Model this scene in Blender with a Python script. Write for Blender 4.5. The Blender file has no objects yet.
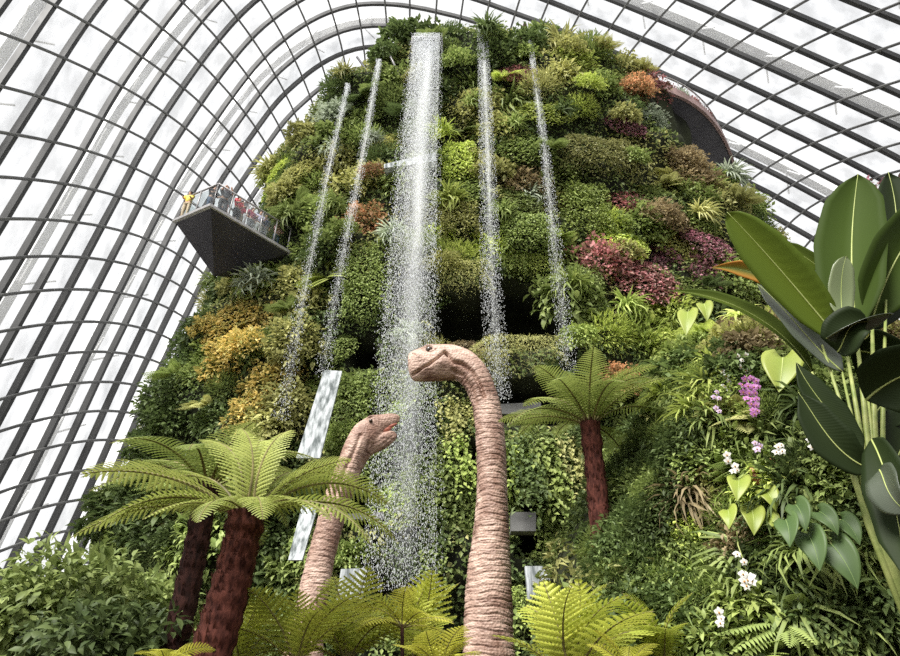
import bpy, bmesh, math, random
import numpy as np
from mathutils import Vector, Matrix
from mathutils.bvhtree import BVHTree

random.seed(7); RNG = np.random.default_rng(7)
sc = bpy.context.scene
COL = sc.collection
PI = math.pi

# ------------------------------------------------------------------ camera
F = 640.0; PITCH = math.radians(33); CP, SP = math.cos(PITCH), math.sin(PITCH); EYE = 1.6
cam_d = bpy.data.cameras.new('camera'); cam = bpy.data.objects.new('camera', cam_d); COL.objects.link(cam)
cam.location = (0, 0, EYE); cam.rotation_euler = (PI/2+PITCH, 0, 0)
cam_d.sensor_width = 36; cam_d.lens = F/900*36; cam_d.clip_end = 500
sc.camera = cam
sc.view_settings.view_transform = 'Standard'; sc.view_settings.look = 'None'
sc.view_settings.gamma = 1; sc.view_settings.use_curve_mapping = False
sc.view_settings.exposure = 0.0
sc.cycles.use_denoising = False
sc.cycles.max_bounces = 6; sc.cycles.diffuse_bounces = 3; sc.cycles.glossy_bounces = 2
sc.cycles.transmission_bounces = 3; sc.cycles.transparent_max_bounces = 24
sc.cycles.caustics_reflective = False; sc.cycles.caustics_refractive = False

def ray(x, y):
    u = (x-450)/F; v = (328-y)/F
    return np.array([u, CP-v*SP, SP+v*CP])
def at(x, y, Y):
    d = ray(x, y); t = Y/d[1]
    return np.array([d[0]*t, Y, EYE+d[2]*t])
def mpp(x, y, Y):                       # metres per photo pixel at that point
    return Y/ray(x, y)[1]/F
def proj(P):
    P = np.asarray(P, float); X, Y, Z = P[..., 0], P[..., 1], P[..., 2]-EYE
    fw = Y*CP+Z*SP; up = -Y*SP+Z*CP
    fw = np.where(np.abs(fw) < 1e-6, 1e-6, fw)
    return 450+F*X/fw, 328-F*up/fw
def unit(a):
    a = np.asarray(a, float); n = np.linalg.norm(a, axis=-1, keepdims=True)
    return a/np.maximum(n, 1e-9)
def lerp(a, b, t): return a+(b-a)*t

# ------------------------------------------------------------------ mesh helpers
class MB:
    """collects vertices and faces of one mesh"""
    def __init__(s): s.V = []; s.Q = []; s.T = []; s.c = []; s.n = 0; s.qm = []; s.tm = []
    def add(s, V, Q=None, T=None, col=0.5, mat=0):
        V = np.asarray(V, float).reshape(-1, 3)
        if Q is not None and len(Q):
            Q = np.asarray(Q, int).reshape(-1, 4); s.Q.append(Q+s.n); s.qm.append(np.full(len(Q), mat))
        if T is not None and len(T):
            T = np.asarray(T, int).reshape(-1, 3); s.T.append(T+s.n); s.tm.append(np.full(len(T), mat))
        s.c.append(np.broadcast_to(np.asarray(col, float), (len(V),)).copy() if np.ndim(col) == 0 else np.asarray(col, float))
        s.V.append(V); s.n += len(V)
        return s
    def mesh(s, name, mats, smooth=True):
        V = np.concatenate(s.V); me = bpy.data.meshes.new(name)
        Q = np.concatenate(s.Q) if s.Q else np.zeros((0, 4), int); T = np.concatenate(s.T) if s.T else np.zeros((0, 3), int)
        me.vertices.add(len(V)); me.vertices.foreach_set('co', V.ravel().astype(np.float32))
        nl = Q.size+T.size; me.loops.add(nl); me.polygons.add(len(Q)+len(T))
        me.loops.foreach_set('vertex_index', np.concatenate([Q.ravel(), T.ravel()]).astype(np.int32))
        st = np.concatenate([np.arange(len(Q))*4, Q.size+np.arange(len(T))*3])
        me.polygons.foreach_set('loop_start', st.astype(np.int32))
        mi = np.concatenate((s.qm+s.tm) or [np.zeros(0)]).astype(np.int32)
        me.polygons.foreach_set('material_index', mi)
        me.polygons.foreach_set('use_smooth', np.full(len(Q)+len(T), bool(smooth)))
        for m in (mats if isinstance(mats, (list, tuple)) else [mats]): me.materials.append(m)
        a = me.attributes.new('tint', 'FLOAT', 'POINT'); a.data.foreach_set('value', np.concatenate(s.c).astype(np.float32))
        me.update(calc_edges=True); me.validate()
        return me
    def build(s, name, mats, parent=None, smooth=True, loc=None):
        o = bpy.data.objects.new(name, s.mesh(name, mats, smooth)); COL.objects.link(o)
        if parent is not None: o.parent = parent
        if loc is not None: o.location = loc
        return o

def tag(o, label=None, cat=None, group=None, kind=None):
    if label: o['label'] = label
    if cat: o['category'] = cat
    if group: o['group'] = group
    if kind: o['kind'] = kind
    return o
def empty(name, loc, rz=0.0):
    o = bpy.data.objects.new(name, None); COL.objects.link(o); o.location = loc; o.rotation_euler = (0, 0, rz); o.empty_display_size = .1
    return o
def link(name, me, parent=None, M=None):
    o = bpy.data.objects.new(name, me); COL.objects.link(o)
    if parent is not None: o.parent = parent
    if M is not None: o.matrix_local = M
    return o
def setmat(o, m):
    o.material_slots[0].link = 'OBJECT'; o.material_slots[0].material = m
def frame(pos, x, y, z, s=1.0):
    M = Matrix.Identity(4)
    for i, a in enumerate((x, y, z)):
        for k in range(3): M[k][i] = float(a[k])*s
    for k in range(3): M[k][3] = float(pos[k])
    return M

def tube(mb, P, R, seg=10, col=.5, mat=0, cap=True, squash=None, up=None):
    P = np.asarray(P, float); n = len(P); R = np.broadcast_to(np.asarray(R, float), (n,))
    T = unit(np.gradient(P, axis=0))
    ref = np.array([0, 1., 0]) if up is None else np.asarray(up, float)
    if abs(np.dot(unit(P[-1]-P[0]), ref)) > .95 and up is None: ref = np.array([1., 0, 0])
    A = np.zeros((n, 3)); a = unit(ref-T[0]*np.dot(ref, T[0])); A[0] = a
    for i in range(1, n):
        a = unit(a-T[i]*np.dot(a, T[i])); A[i] = a
    B = np.cross(T, A); th = np.arange(seg)/seg*2*PI
    sq = 1.0 if squash is None else squash
    V = P[:, None]+R[:, None, None]*(np.cos(th)[None, :, None]*A[:, None]*sq+np.sin(th)[None, :, None]*B[:, None])
    i = np.arange(n-1)[:, None]*seg; k = np.arange(seg)[None]; k2 = (k+1) % seg
    Q = np.stack([i+k, i+k2, i+seg+k2, i+seg+k], -1).reshape(-1, 4)
    V = V.reshape(-1, 3); Tt = []
    if cap:
        V = np.concatenate([V, P[:1], P[-1:]]); c0 = n*seg
        Tt = [(c0, (q+1) % seg, q) for q in range(seg)]+[(c0+1, (n-1)*seg+q, (n-1)*seg+(q+1) % seg) for q in range(seg)]
    mb.add(V, Q, Tt, col, mat)
def box(mb, lo, hi, col=.5, mat=0):
    x0, y0, z0 = lo; x1, y1, z1 = hi
    V = [(x0, y0, z0), (x1, y0, z0), (x1, y1, z0), (x0, y1, z0), (x0, y0, z1), (x1, y0, z1), (x1, y1, z1), (x0, y1, z1)]
    mb.add(V, [(0, 3, 2, 1), (4, 5, 6, 7), (0, 1, 5, 4), (1, 2, 6, 5), (2, 3, 7, 6), (3, 0, 4, 7)], None, col, mat)
def sphere(mb, c, r, nu=12, nv=8, col=.5, mat=0):
    c = np.asarray(c, float); r = np.broadcast_to(np.asarray(r, float), (3,))
    u = np.arange(nu)/nu*2*PI; v = (np.arange(1, nv))/nv*PI
    V = np.stack([np.sin(v)[:, None]*np.cos(u)[None], np.sin(v)[:, None]*np.sin(u)[None], np.repeat(np.cos(v)[:, None], nu, 1)], -1).reshape(-1, 3)
    V = np.concatenate([V, [[0, 0, 1], [0, 0, -1]]]); m = nv-1
    i = np.arange(m-1)[:, None]*nu; k = np.arange(nu)[None]; k2 = (k+1) % nu
    Q = np.stack([i+k, i+nu+k, i+nu+k2, i+k2], -1).reshape(-1, 4)
    T = [(m*nu, q, (q+1) % nu) for q in range(nu)]+[(m*nu+1, (m-1)*nu+(q+1) % nu, (m-1)*nu+q) for q in range(nu)]
    mb.add(c+V*r, Q, T, col, mat)

SH_OVAL = ([0, .3, .65, 1], [.12, .9, .85, .0])
SH_LANCE = ([0, .25, .6, 1], [.2, 1, .75, .0])
SH_STRAP = ([0, .15, .5, .8, 1], [.45, .9, 1, .7, .0])
def leaves(mb, P, D, N, L, W, shape=None, curl=0.0, fold=.25, col=None, mat=0):
    """many leaves at once: base P, direction D, upper side N"""
    P = np.asarray(P, float).reshape(-1, 3); n = len(P); D = unit(np.broadcast_to(D, (n, 3))); N = np.broadcast_to(N, (n, 3))
    S = unit(np.cross(D, N)); N = np.cross(S, D)
    L = np.broadcast_to(np.asarray(L, float), (n,))[:, None]; W = np.broadcast_to(np.asarray(W, float), (n,))[:, None]
    if col is None: col = RNG.random(n)
    col = np.broadcast_to(col, (n,))
    if shape is None:                                         # two triangles, folded on the midrib
        a = P; b = P+D*L*.45+S*W*.5+N*W*fold; c = P+D*L-N*L*curl; d = P+D*L*.45-S*W*.5+N*W*fold
        V = np.stack([a, b, c, d], 1).reshape(-1, 3); o = np.arange(n)[:, None]*4
        T = np.concatenate([o+[0, 1, 2], o+[0, 2, 3]])
        mb.add(V, None, T, np.repeat(col, 4), mat); return
    ts, hw = np.array(shape[0]), np.array(shape[1]); k = len(ts)
    cu = np.broadcast_to(np.asarray(curl, float), (n,))[:, None]
    rows = []
    for t, h in zip(ts, hw):
        ang = cu*t*t*1.0
        c = P+L*(D*t*np.cos(ang*.8)-N*t*np.sin(ang))
        rows += [c+S*W*.5*h+N*W*.5*h*fold, c, c-S*W*.5*h+N*W*.5*h*fold]
    V = np.stack(rows, 1); q = []
    for i in range(k-1):
        b = i*3; q += [(b, b+1, b+4, b+3), (b+1, b+2, b+5, b+4)]
    q = np.array(q); o = np.arange(n)[:, None, None]*3*k
    mb.add(V.reshape(-1, 3), (q[None]+o).reshape(-1, 4), None, np.repeat(col, 3*k), mat)

# ------------------------------------------------------------------ materials
def nmat(name):
    m = bpy.data.materials.new(name); m.use_nodes = True; nt = m.node_tree; nt.nodes.clear()
    out = nt.nodes.new('ShaderNodeOutputMaterial'); return m, nt, out
def bsdf(nt, rough=.6, spec=.3, metal=0.0):
    b = nt.nodes.new('ShaderNodeBsdfPrincipled'); b.inputs['Roughness'].default_value = rough
    b.inputs['Specular IOR Level'].default_value = spec; b.inputs['Metallic'].default_value = metal; return b
def noise_col(nt, c0, c1, scale=5, detail=4, coord='Object', lo=.35, hi=.65, stretch=None):
    tc = nt.nodes.new('ShaderNodeTexCoord'); no = nt.nodes.new('ShaderNodeTexNoise'); no.inputs['Scale'].default_value = scale; no.inputs['Detail'].default_value = detail
    src = tc.outputs[coord]
    if stretch:
        mp = nt.nodes.new('ShaderNodeMapping'); mp.inputs['Scale'].default_value = stretch; nt.links.new(src, mp.inputs[0]); src = mp.outputs[0]
    nt.links.new(src, no.inputs['Vector'])
    r = nt.nodes.new('ShaderNodeValToRGB'); r.color_ramp.elements[0].position = lo; r.color_ramp.elements[1].position = hi
    r.color_ramp.elements[0].color = (*c0, 1); r.color_ramp.elements[1].color = (*c1, 1)
    nt.links.new(no.outputs['Fac'], r.inputs[0]); return r.outputs[0], no.outputs['Fac']
def solid(name, c0, c1=None, rough=.6, spec=.3, metal=0., scale=5, bump=0., stretch=None, lo=.35, hi=.65, detail=4, bdist=.02):
    m, nt, out = nmat(name); b = bsdf(nt, rough, spec, metal)
    c, f = noise_col(nt, c0, c1 or c0, scale, detail, 'Object', lo, hi, stretch); nt.links.new(c, b.inputs['Base Color'])
    if bump:
        bu = nt.nodes.new('ShaderNodeBump'); bu.inputs['Strength'].default_value = bump; bu.inputs['Distance'].default_value = bdist
        nt.links.new(f, bu.inputs['Height']); nt.links.new(bu.outputs[0], b.inputs['Normal'])
    nt.links.new(b.outputs[0], out.inputs[0]); return m
def leafmat(name, c0, c1, rough=.5, trans=.30, spec=.25, var=.32, gain=1.0, sat=1.0):
    """leaf colour runs from c0 to c1 from leaf to leaf (attribute tint), with some shift from plant to plant"""
    m, nt, out = nmat(name); at_ = nt.nodes.new('ShaderNodeAttribute'); at_.attribute_name = 'tint'
    mx = nt.nodes.new('ShaderNodeMix'); mx.data_type = 'RGBA'; mx.inputs['A'].default_value = (*c0, 1); mx.inputs['B'].default_value = (*c1, 1)
    nt.links.new(at_.outputs['Fac'], mx.inputs['Factor'])
    oi = nt.nodes.new('ShaderNodeObjectInfo'); mr = nt.nodes.new('ShaderNodeMapRange'); mr.inputs['To Min'].default_value = (1-var)*gain; mr.inputs['To Max'].default_value = (1+var)*gain
    nt.links.new(oi.outputs['Random'], mr.inputs[0])
    hs = nt.nodes.new('ShaderNodeHueSaturation'); hs.inputs['Saturation'].default_value = sat; nt.links.new(mr.outputs[0], hs.inputs['Value']); nt.links.new(mx.outputs['Result'], hs.inputs['Color'])
    b = bsdf(nt, rough, spec); nt.links.new(hs.outputs[0], b.inputs['Base Color'])
    tr = nt.nodes.new('ShaderNodeBsdfTranslucent'); nt.links.new(hs.outputs[0], tr.inputs['Color'])
    ms = nt.nodes.new('ShaderNodeMixShader'); ms.inputs[0].default_value = trans
    nt.links.new(b.outputs[0], ms.inputs[1]); nt.links.new(tr.outputs[0], ms.inputs[2]); nt.links.new(ms.outputs[0], out.inputs[0]); return m

LM = {
 'deep':   leafmat('leaf_deep_green', (.050, .080, .020), (.130, .180, .050), gain=1.32, sat=.90),
 'mid':    leafmat('leaf_mid_green', (.120, .170, .035), (.270, .330, .085), gain=1.32, sat=.90),
 'lime':   leafmat('leaf_lime', (.260, .330, .045), (.480, .540, .110), gain=1.32, sat=.90),
 'olive':  leafmat('leaf_olive', (.200, .210, .060), (.400, .390, .130), gain=1.32, sat=.90),
 'gold':   leafmat('leaf_gold', (.220, .220, .050), (.600, .440, .120), gain=1.32, sat=.90),
 'rust':   leafmat('leaf_rust', (.150, .130, .050), (.560, .270, .120), gain=1.32, sat=.90),
 'red':    leafmat('leaf_red', (.120, .085, .050), (.540, .200, .210), gain=1.32, sat=.90),
 'plum':   leafmat('leaf_plum', (.090, .080, .050), (.400, .150, .210), gain=1.32, sat=.90),
 'silver': leafmat('leaf_silver', (.190, .230, .150), (.420, .470, .350), gain=1.32, sat=.90),
 'bronze': leafmat('leaf_bronze', (.160, .120, .060), (.330, .260, .130), gain=1.32, sat=.90),
 'fresh':  leafmat('leaf_fresh', (.175, .245, .040), (.360, .430, .095), gain=1.32, sat=.90),
}
CNAME = {'deep': 'dark green', 'mid': 'mid-green', 'lime': 'lime green', 'olive': 'olive green', 'gold': 'golden', 'rust': 'rusty', 'red': 'red-leaved', 'plum': 'purple-leaved', 'silver': 'silvery green', 'bronze': 'bronze', 'fresh': 'fresh green'}
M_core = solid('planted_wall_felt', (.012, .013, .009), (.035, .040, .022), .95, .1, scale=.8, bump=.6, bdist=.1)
M_soil = solid('soil', (.03, .022, .015), (.08, .06, .04), .95, .1, scale=3, bump=.5)
M_rib = solid('dark_grey_steel', (.032, .032, .033), (.05, .05, .05), .5, .3, scale=.4)
M_pur = solid('grey_steel_tube', (.09, .09, .09), (.13, .13, .125), .45, .35, scale=.5)
M_out = solid('pale_painted_steel', (.74, .75, .76), (.82, .82, .82), .5, .3, scale=.6)
M_char = solid('charcoal_cladding', (.024, .023, .031), (.042, .040, .050), .55, .35, scale=.7)
M_edge = solid('grey_metal_edge', (.30, .29, .29), (.38, .37, .37), .4, .4, metal=.3)
M_conc = solid('concrete', (.09, .09, .088), (.15, .15, .145), .85, .15, scale=1.5)
M_bark = solid('fern_trunk_bark', (.030, .009, .007), (.110, .036, .026), .9, .15, scale=26, bump=.9, bdist=.02, stretch=(1, 1, .35))
M_barkd = solid('dark_trunk_bark', (.015, .007, .006), (.055, .022, .018), .9, .15, scale=24, bump=.9, bdist=.02, stretch=(1, 1, .35))
M_stem = solid('woody_stem', (.06, .045, .025), (.13, .10, .06), .8, .2, scale=12)
M_gstem = solid('green_stem', (.16, .21, .05), (.30, .33, .11), .5, .3, scale=8)
M_rachis = solid('frond_rachis', (.10, .085, .03), (.22, .19, .07), .6, .3, scale=9)

def water_mat(name, alpha, rough=.25, fade=False):
    m, nt, out = nmat(name); b = bsdf(nt, rough, .5); b.inputs['Base Color'].default_value = (.93, .95, .97, 1)
    tl = nt.nodes.new('ShaderNodeBsdfTranslucent'); tl.inputs[0].default_value = (.95, .96, .98, 1)
    m1 = nt.nodes.new('ShaderNodeMixShader'); m1.inputs[0].default_value = .45; nt.links.new(b.outputs[0], m1.inputs[1]); nt.links.new(tl.outputs[0], m1.inputs[2])
    tr = nt.nodes.new('ShaderNodeBsdfTransparent'); ms = nt.nodes.new('ShaderNodeMixShader'); ms.inputs[0].default_value = alpha
    if fade:
        aa = nt.nodes.new('ShaderNodeAttribute'); aa.attribute_name = 'tint'; ml = nt.nodes.new('ShaderNodeMath'); ml.operation = 'MULTIPLY'; ml.inputs[1].default_value = alpha; nt.links.new(aa.outputs['Fac'], ml.inputs[0]); nt.links.new(ml.outputs[0], ms.inputs[0])
    nt.links.new(tr.outputs[0], ms.inputs[1]); nt.links.new(m1.outputs[0], ms.inputs[2]); nt.links.new(ms.outputs[0], out.inputs[0]); return m
M_drop = water_mat('water_drops', .62); M_film = water_mat('water_film', .20, fade=True); M_mist = water_mat('water_spray', .12)
def glass_mat(name, tint, refl, haze=0):
    m, nt, out = nmat(name); tr = nt.nodes.new('ShaderNodeBsdfTransparent'); tr.inputs[0].default_value = (*tint, 1)
    gl = nt.nodes.new('ShaderNodeBsdfGlossy'); gl.inputs['Roughness'].default_value = .08
    ms = nt.nodes.new('ShaderNodeMixShader'); ms.inputs[0].default_value = refl
    nt.links.new(tr.outputs[0], ms.inputs[1]); nt.links.new(gl.outputs[0], ms.inputs[2]); nt.links.new(ms.outputs[0], out.inputs[0])
    if haze:                                                   # a film of dust and condensation that scatters the daylight
        tl = nt.nodes.new('ShaderNodeBsdfTranslucent'); tl.inputs[0].default_value = (.92, .93, .94, 1); m3 = nt.nodes.new('ShaderNodeMixShader'); m3.inputs[0].default_value = haze
        nt.links.new(ms.outputs[0], m3.inputs[1]); nt.links.new(tl.outputs[0], m3.inputs[2]); nt.links.new(m3.outputs[0], out.inputs[0])
    return m
M_glass = glass_mat('dome_glass', (.95, .955, .96), .03, .16)
def dusty(m):
    nt = m.node_tree; tr = [n for n in nt.nodes if n.type == 'BSDF_TRANSPARENT'][0]; c, f = noise_col(nt, (.66, .665, .67), (.95, .955, .96), .9, 7, 'Object', .36, .56, (1, 1, .5)); nt.links.new(c, tr.inputs[0])
dusty(M_glass)
M_rail = glass_mat('railing_glass', (.85, .88, .88), .08)

# ------------------------------------------------------------------ world and sun
w = bpy.data.worlds.new('overcast'); sc.world = w; w.use_nodes = True; wn = w.node_tree
bg = wn.nodes['Background']; bg.inputs[0].default_value = (.985, .99, 1.0, 1); bg.inputs[1].default_value = 1.05
sun_d = bpy.data.lights.new('sun', 'SUN'); sun = bpy.data.objects.new('sun', sun_d); COL.objects.link(sun)
sun_d.energy = 7.6; sun_d.angle = math.radians(28); sun_d.color = (1, .97, .92)
sun.rotation_euler = Vector((.42, .62, -.95)).to_track_quat('-Z', 'Y').to_euler()

# ------------------------------------------------------------------ glass dome
TT = np.array([(-23.5,-2),(-23.4,2),(-23.2,6),(-22.7,12),(-22.2,16),(-21.8,20),(-21.2,25),(-20.6,30),(-19.9,35),(-18.8,40),(-17.5,45),(-15.9,50),(-14.3,53),(-12.6,55.2),(-10.7,56.9),(-8.4,57.9),(-5.9,58.1),(-3.6,57.8),(-1,57),(1,56.2),(3.2,54.9),(5.5,53.3),(7.7,52),(10,50.1),(12,48.7),(14,47.1),(16.2,45.4),(18.2,43.7),(20.2,42),(22.3,40.2),(24.4,38.3),(26.5,36.5),(28.4,34.9),(30.4,33),(32.4,30),(34.2,25),(35.5,19),(36.3,12),(36.6,5),(36.7,-2)], float)
sg = np.r_[0, np.cumsum(np.hypot(*np.diff(TT, axis=0).T))]; SG_END = sg[-1]
fine = np.linspace(0, SG_END, 4000)
def _sm(a):
    b = np.r_[np.full(60, a[0]), a, np.full(60, a[-1])]; return np.convolve(b, np.ones(121)/121, 'same')[60:-60]
SX, SZ = _sm(np.interp(fine, sg, TT[:, 0])), _sm(np.interp(fine, sg, TT[:, 1]))
_tx, _tz = np.gradient(SX, fine), np.gradient(SZ, fine); _n = np.hypot(_tx, _tz); NX, NZ = -_tz/_n, _tx/_n
O0 = [-0.0,0.07,-0.1,-0.11,-0.16,-0.06,-0.03,0.01,0.38,-0.08,-0.01,0.13,0.19,0.23,-0.19,0,0,0,0]
O1 = [0.28,0.25,0.2,0.09,-0.26,-0.66,-1.1,-1.22,-0.93,-0.46,-0.03,0.32,0.62,0.87,0.84,0.67,0.45,0.22,-0.01]
S0 = [110.3,108.35,106.03,103.64,101.15,98.58,96.25,93.75,91.22,88.65,86.2,83.59,80.88,78.59,76.09,73.69,71.28,68.75,66.46,63.93,61.55,58.77,55.92,53.06,50.28,47.52,44.77,42.12,39.44,37.07,34.66,32.31,30.01,27.81,25.57,23.44,21.29,19.24,17.23,15.27,13.4,11.58]
S1 = [1.23,7.44,-0.97,-3.04]; S2 = [-0.78,-1.58,1.25]
KN = np.arange(19)*8.0
def arch(s, j, out=0.0):
    """point of the dome's cross-section at arc length s on rib j, moved outwards by out"""
    s = np.clip(np.asarray(s, float), 0, SG_END); wj = np.clip((j-8)/4, -1.9, 1.3)
    of = np.interp(s, KN, O0)+np.interp(s, KN, O1)*wj+out
    x, z, nx, nz = (np.interp(s, fine, a) for a in (SX, SZ, NX, NZ))
    return np.stack([x+of*nx, np.full_like(x, 17+2.0*j), z+of*nz], -1)
def node_s(p, j):
    wj = (j-8)/4; pc = min(max(p, -26), 15); q = (pc+5)/20
    s0 = S0[pc+26]+(p-pc)*(-2.2 if p > 0 else -2.3)
    return s0+wj*sum(c*q**a for a, c in enumerate(S1))+wj*wj*sum(c*q**a for a, c in enumerate(S2))
JS = list(range(-3, 15))
for j in JS:                                                   # arched ribs, box section
    s = np.linspace(0, SG_END, 150); mb = MB()
    A = arch(s, j, 0.34); B = arch(s, j, 0.0); h = np.array([0, .15, 0])
    V = np.stack([A-h, A+h, B+h*.8, B-h*.8], 1).reshape(-1, 3); i = np.arange(149)[:, None]*4; k = np.arange(4)[None]; k2 = (k+1) % 4
    mb.add(V, np.stack([i+k, i+k2, i+4+k2, i+4+k], -1).reshape(-1, 4))
    o = mb.build('trim_%d' % (j+4), M_rib, smooth=False); tag(o, kind='structure')
n_trim = len(JS)
for p in range(-38, 17):                                       # purlins climbing from rib to rib
    pts = []
    for j in np.arange(JS[0], JS[-1]+.01, .5):
        s_ = node_s(p, j)
        if 0.5 < s_ < SG_END-.5: pts.append(arch(np.array([s_]), j, -.05)[0])
    if len(pts) < 3: continue
    mb = MB(); tube(mb, np.array(pts), .085, seg=8, up=(0, 0, 1) if -20 < p < 0 else None)
    n_trim += 1; o = mb.build('trim_%d' % n_trim, M_pur); tag(o, kind='structure')
for n, j in enumerate(JS[:-1]):                                # glazing, one strip of panes per bay
    s = np.linspace(0, SG_END, 150); A = arch(s, j, .36); B = arch(s, j+1, .36)
    V = np.stack([A, B], 1).reshape(-1, 3); i = np.arange(149)*2
    o = MB().add(V, np.stack([i, i+1, i+3, i+2], -1)).build('window_%d' % (n+1), M_glass); tag(o, kind='structure')
for j in (1.25, 5.15, 9.2, 13.2):                               # heavy arches outside the glass, with lacing down to it
    s = np.linspace(0, SG_END, 150); mb = MB(); A = arch(s, j, 2.3); B = arch(s, j, 1.6); h = np.array([0, .34, 0])
    V = np.stack([A-h, A+h, B+h, B-h], 1).reshape(-1, 3); i = np.arange(149)[:, None]*4; k = np.arange(4)[None]; k2 = (k+1) % 4
    mb.add(V, np.stack([i+k, i+k2, i+4+k2, i+4+k], -1).reshape(-1, 4))
    for q in np.arange(4, SG_END-4, 5.0):
        a = arch(np.array([q]), j, 1.6)[0]
        for dj in (-.55, .55):
            b = arch(np.array([q+1.2]), j+dj, .62)[0]; tube(mb, np.array([a, b]), .06, seg=6)
    n_trim += 1; o = mb.build('trim_%d' % n_trim, M_out, smooth=False); tag(o, kind='structure')

# ------------------------------------------------------------------ ground
gx = np.linspace(-23.3, 36.6, 41); gy = np.concatenate([np.linspace(-40, 2, 10), np.linspace(2.6, 6, 10), np.linspace(8, 90, 24)])
GX, GY = np.meshgrid(gx, gy); t_ = np.clip((GY-2.2)/2.6, 0, 1); GZ = 1.7*t_*t_*(3-2*t_)
n1, n2 = GX.shape; i = np.arange(n1-1)[:, None]*n2; k = np.arange(n2-1)[None]
MB().add(np.stack([GX, GY, GZ], -1), np.stack([i+k, i+k+1, i+n2+k+1, i+n2+k], -1)).build('ground', M_soil)
tag(bpy.data.objects['ground'], kind='structure')
mb = MB(); M_bounce = solid('pale_bounce_ground', (.55, .55, .53), (.66, .65, .62), .8, .2, scale=.3)  # unseen ground outside the dome, added pale to bounce daylight onto the outer arches
for lo, hi in (((-160, -40, -.4), (-24.5, 160, -.2)), ((38, -40, -.4), (160, 160, -.2)), ((-24.5, 92, -.4), (38, 160, -.2))): box(mb, lo, hi)
tag(mb.build('ground_bounce', M_bounce, smooth=False), kind='structure')
BED = 1.7

# ------------------------------------------------------------------ the planted mountain
ZP = np.array([0, 10, 18, 23, 27, 31, 34.0, 35.8, 37.0, 37.4])
XL = np.array([-16.0, -15.0, -13.9, -12.6, -10.8, -9.6, -7.4, -5.0, -2.4, 1.5])
XR = np.array([20.3, 19.6, 18.8, 18.0, 16.9, 14.9, 12.4, 9.6, 6.0, 2.5])
YF = np.array([22.2, 22.0, 22.0, 21.9, 21.7, 21.4, 21.2, 21.6, 22.8, 25.0])
YC = np.array([32, 32, 31.6, 31, 30, 28.6, 27.2, 26.4, 26, 26.0])
CAVES = [(436, 298, 492, 352, 3.0), (496, 283, 562, 348, 3.4), (347, 338, 376, 368, 2.6), (503, 384, 560, 428, 2.6), (338, 500, 382, 532, 2.2), (462, 446, 486, 500, 1.6), (586, 455, 612, 500, 1.6), (520, 500, 555, 560, 2.0), (470, 88, 476, 120, .1)]
def lump(X, Y, Z):
    return (np.sin(X*.9+Z*.35+1.3)*np.sin(Z*.8-X*.22)*.35+np.sin(X*2.1+Y*1.3+.5)*np.sin(Z*1.7+X*.6)*.22+np.sin(X*.37-1)*np.sin(Z*.41+2)*.35)
def core_pt(th, z):
    xl, xr, yf, yc = (np.interp(z, ZP, a) for a in (XL, XR, YF, YC)); xc = (xl+xr)/2; rx = (xr-xl)/2
    c, s = np.cos(th), np.sin(th); e = 2/2.35
    x = xc+rx*np.sign(c)*np.abs(c)**e; ry = np.where(s > 0, yc-yf, 9.0*np.clip((37.8-z)/6, .1, 1))
    return np.stack([x, yc-ry*np.sign(s)*np.abs(s)**e, z], -1)
NT, NZv = 300, 200
th = np.concatenate([np.linspace(-.15, PI+.15, 250), np.linspace(PI+.2, 2*PI-.2, NT-250)]); zz = np.concatenate([np.linspace(0, 34, 150), np.linspace(34.2, 37.4, 50)])
TH, ZZ = np.meshgrid(th, zz); CPT = core_pt(TH, ZZ)
d1 = core_pt(TH+.01, ZZ)-core_pt(TH-.01, ZZ); d2 = core_pt(TH, np.minimum(ZZ+.05, 37.4))-core_pt(TH, ZZ-.05)
CN = unit(np.cross(d2, d1)); cen = np.stack([np.full_like(TH, 2.0), np.full_like(TH, 29.0), ZZ], -1)
CN *= np.sign(np.sum(CN*(CPT-cen), -1, keepdims=True)+1e-9)
ppx, ppy = proj(CPT)
disp = lump(CPT[..., 0], CPT[..., 1], CPT[..., 2])*np.clip((37-ZZ)/4, .2, 1)
tier = (ZZ+1.2*np.sin(CPT[..., 0]*.33)) % 3.9/3.9; disp += .45*tier*np.clip((37-ZZ)/3, 0, 1)
front = (np.sin(TH) > .15)
cav = np.zeros_like(disp)
for (x0, y0, x1, y1, dp) in CAVES:
    e = 4.0; m = np.clip((ppx-x0)/e, 0, 1)*np.clip((x1-ppx)/e, 0, 1)*np.clip((ppy-y0)/e, 0, 1)*np.clip((y1-ppy)/e, 0, 1)*front
    cav = np.maximum(cav, m*dp)
disp = np.where(cav > .05, disp*(1-np.clip(cav, 0, 1))-cav, disp)
CORE = CPT+CN*disp[..., None]
ii = np.arange(NZv-1)[:, None]*NT; kk = np.arange(NT)[None]; kk2 = (kk+1) % NT
CQ = np.stack([ii+kk, ii+kk2, ii+NT+kk2, ii+NT+kk], -1).reshape(-1, 4)
cm = MB(); cm.add(CORE.reshape(-1, 3), CQ); top = CORE[-1].mean(0)+[0, 0, .1]
cm.add(np.concatenate([CORE[-1], top[None]]), None, [(q, (q+1) % NT, NT) for q in range(NT)])
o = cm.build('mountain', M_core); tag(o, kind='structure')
CV = CORE.reshape(-1, 3)
BVH = BVHTree.FromPolygons([Vector(v) for v in CV], [tuple(int(a) for a in q) for q in CQ])
OC = Vector((0, 0, EYE))
def hit_mtn(x, y):
    h = BVH.ray_cast(OC, Vector(ray(x, y)).normalized(), 200)
    return (np.array(h[0]), h[3]) if h[0] is not None else (None, None)
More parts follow.
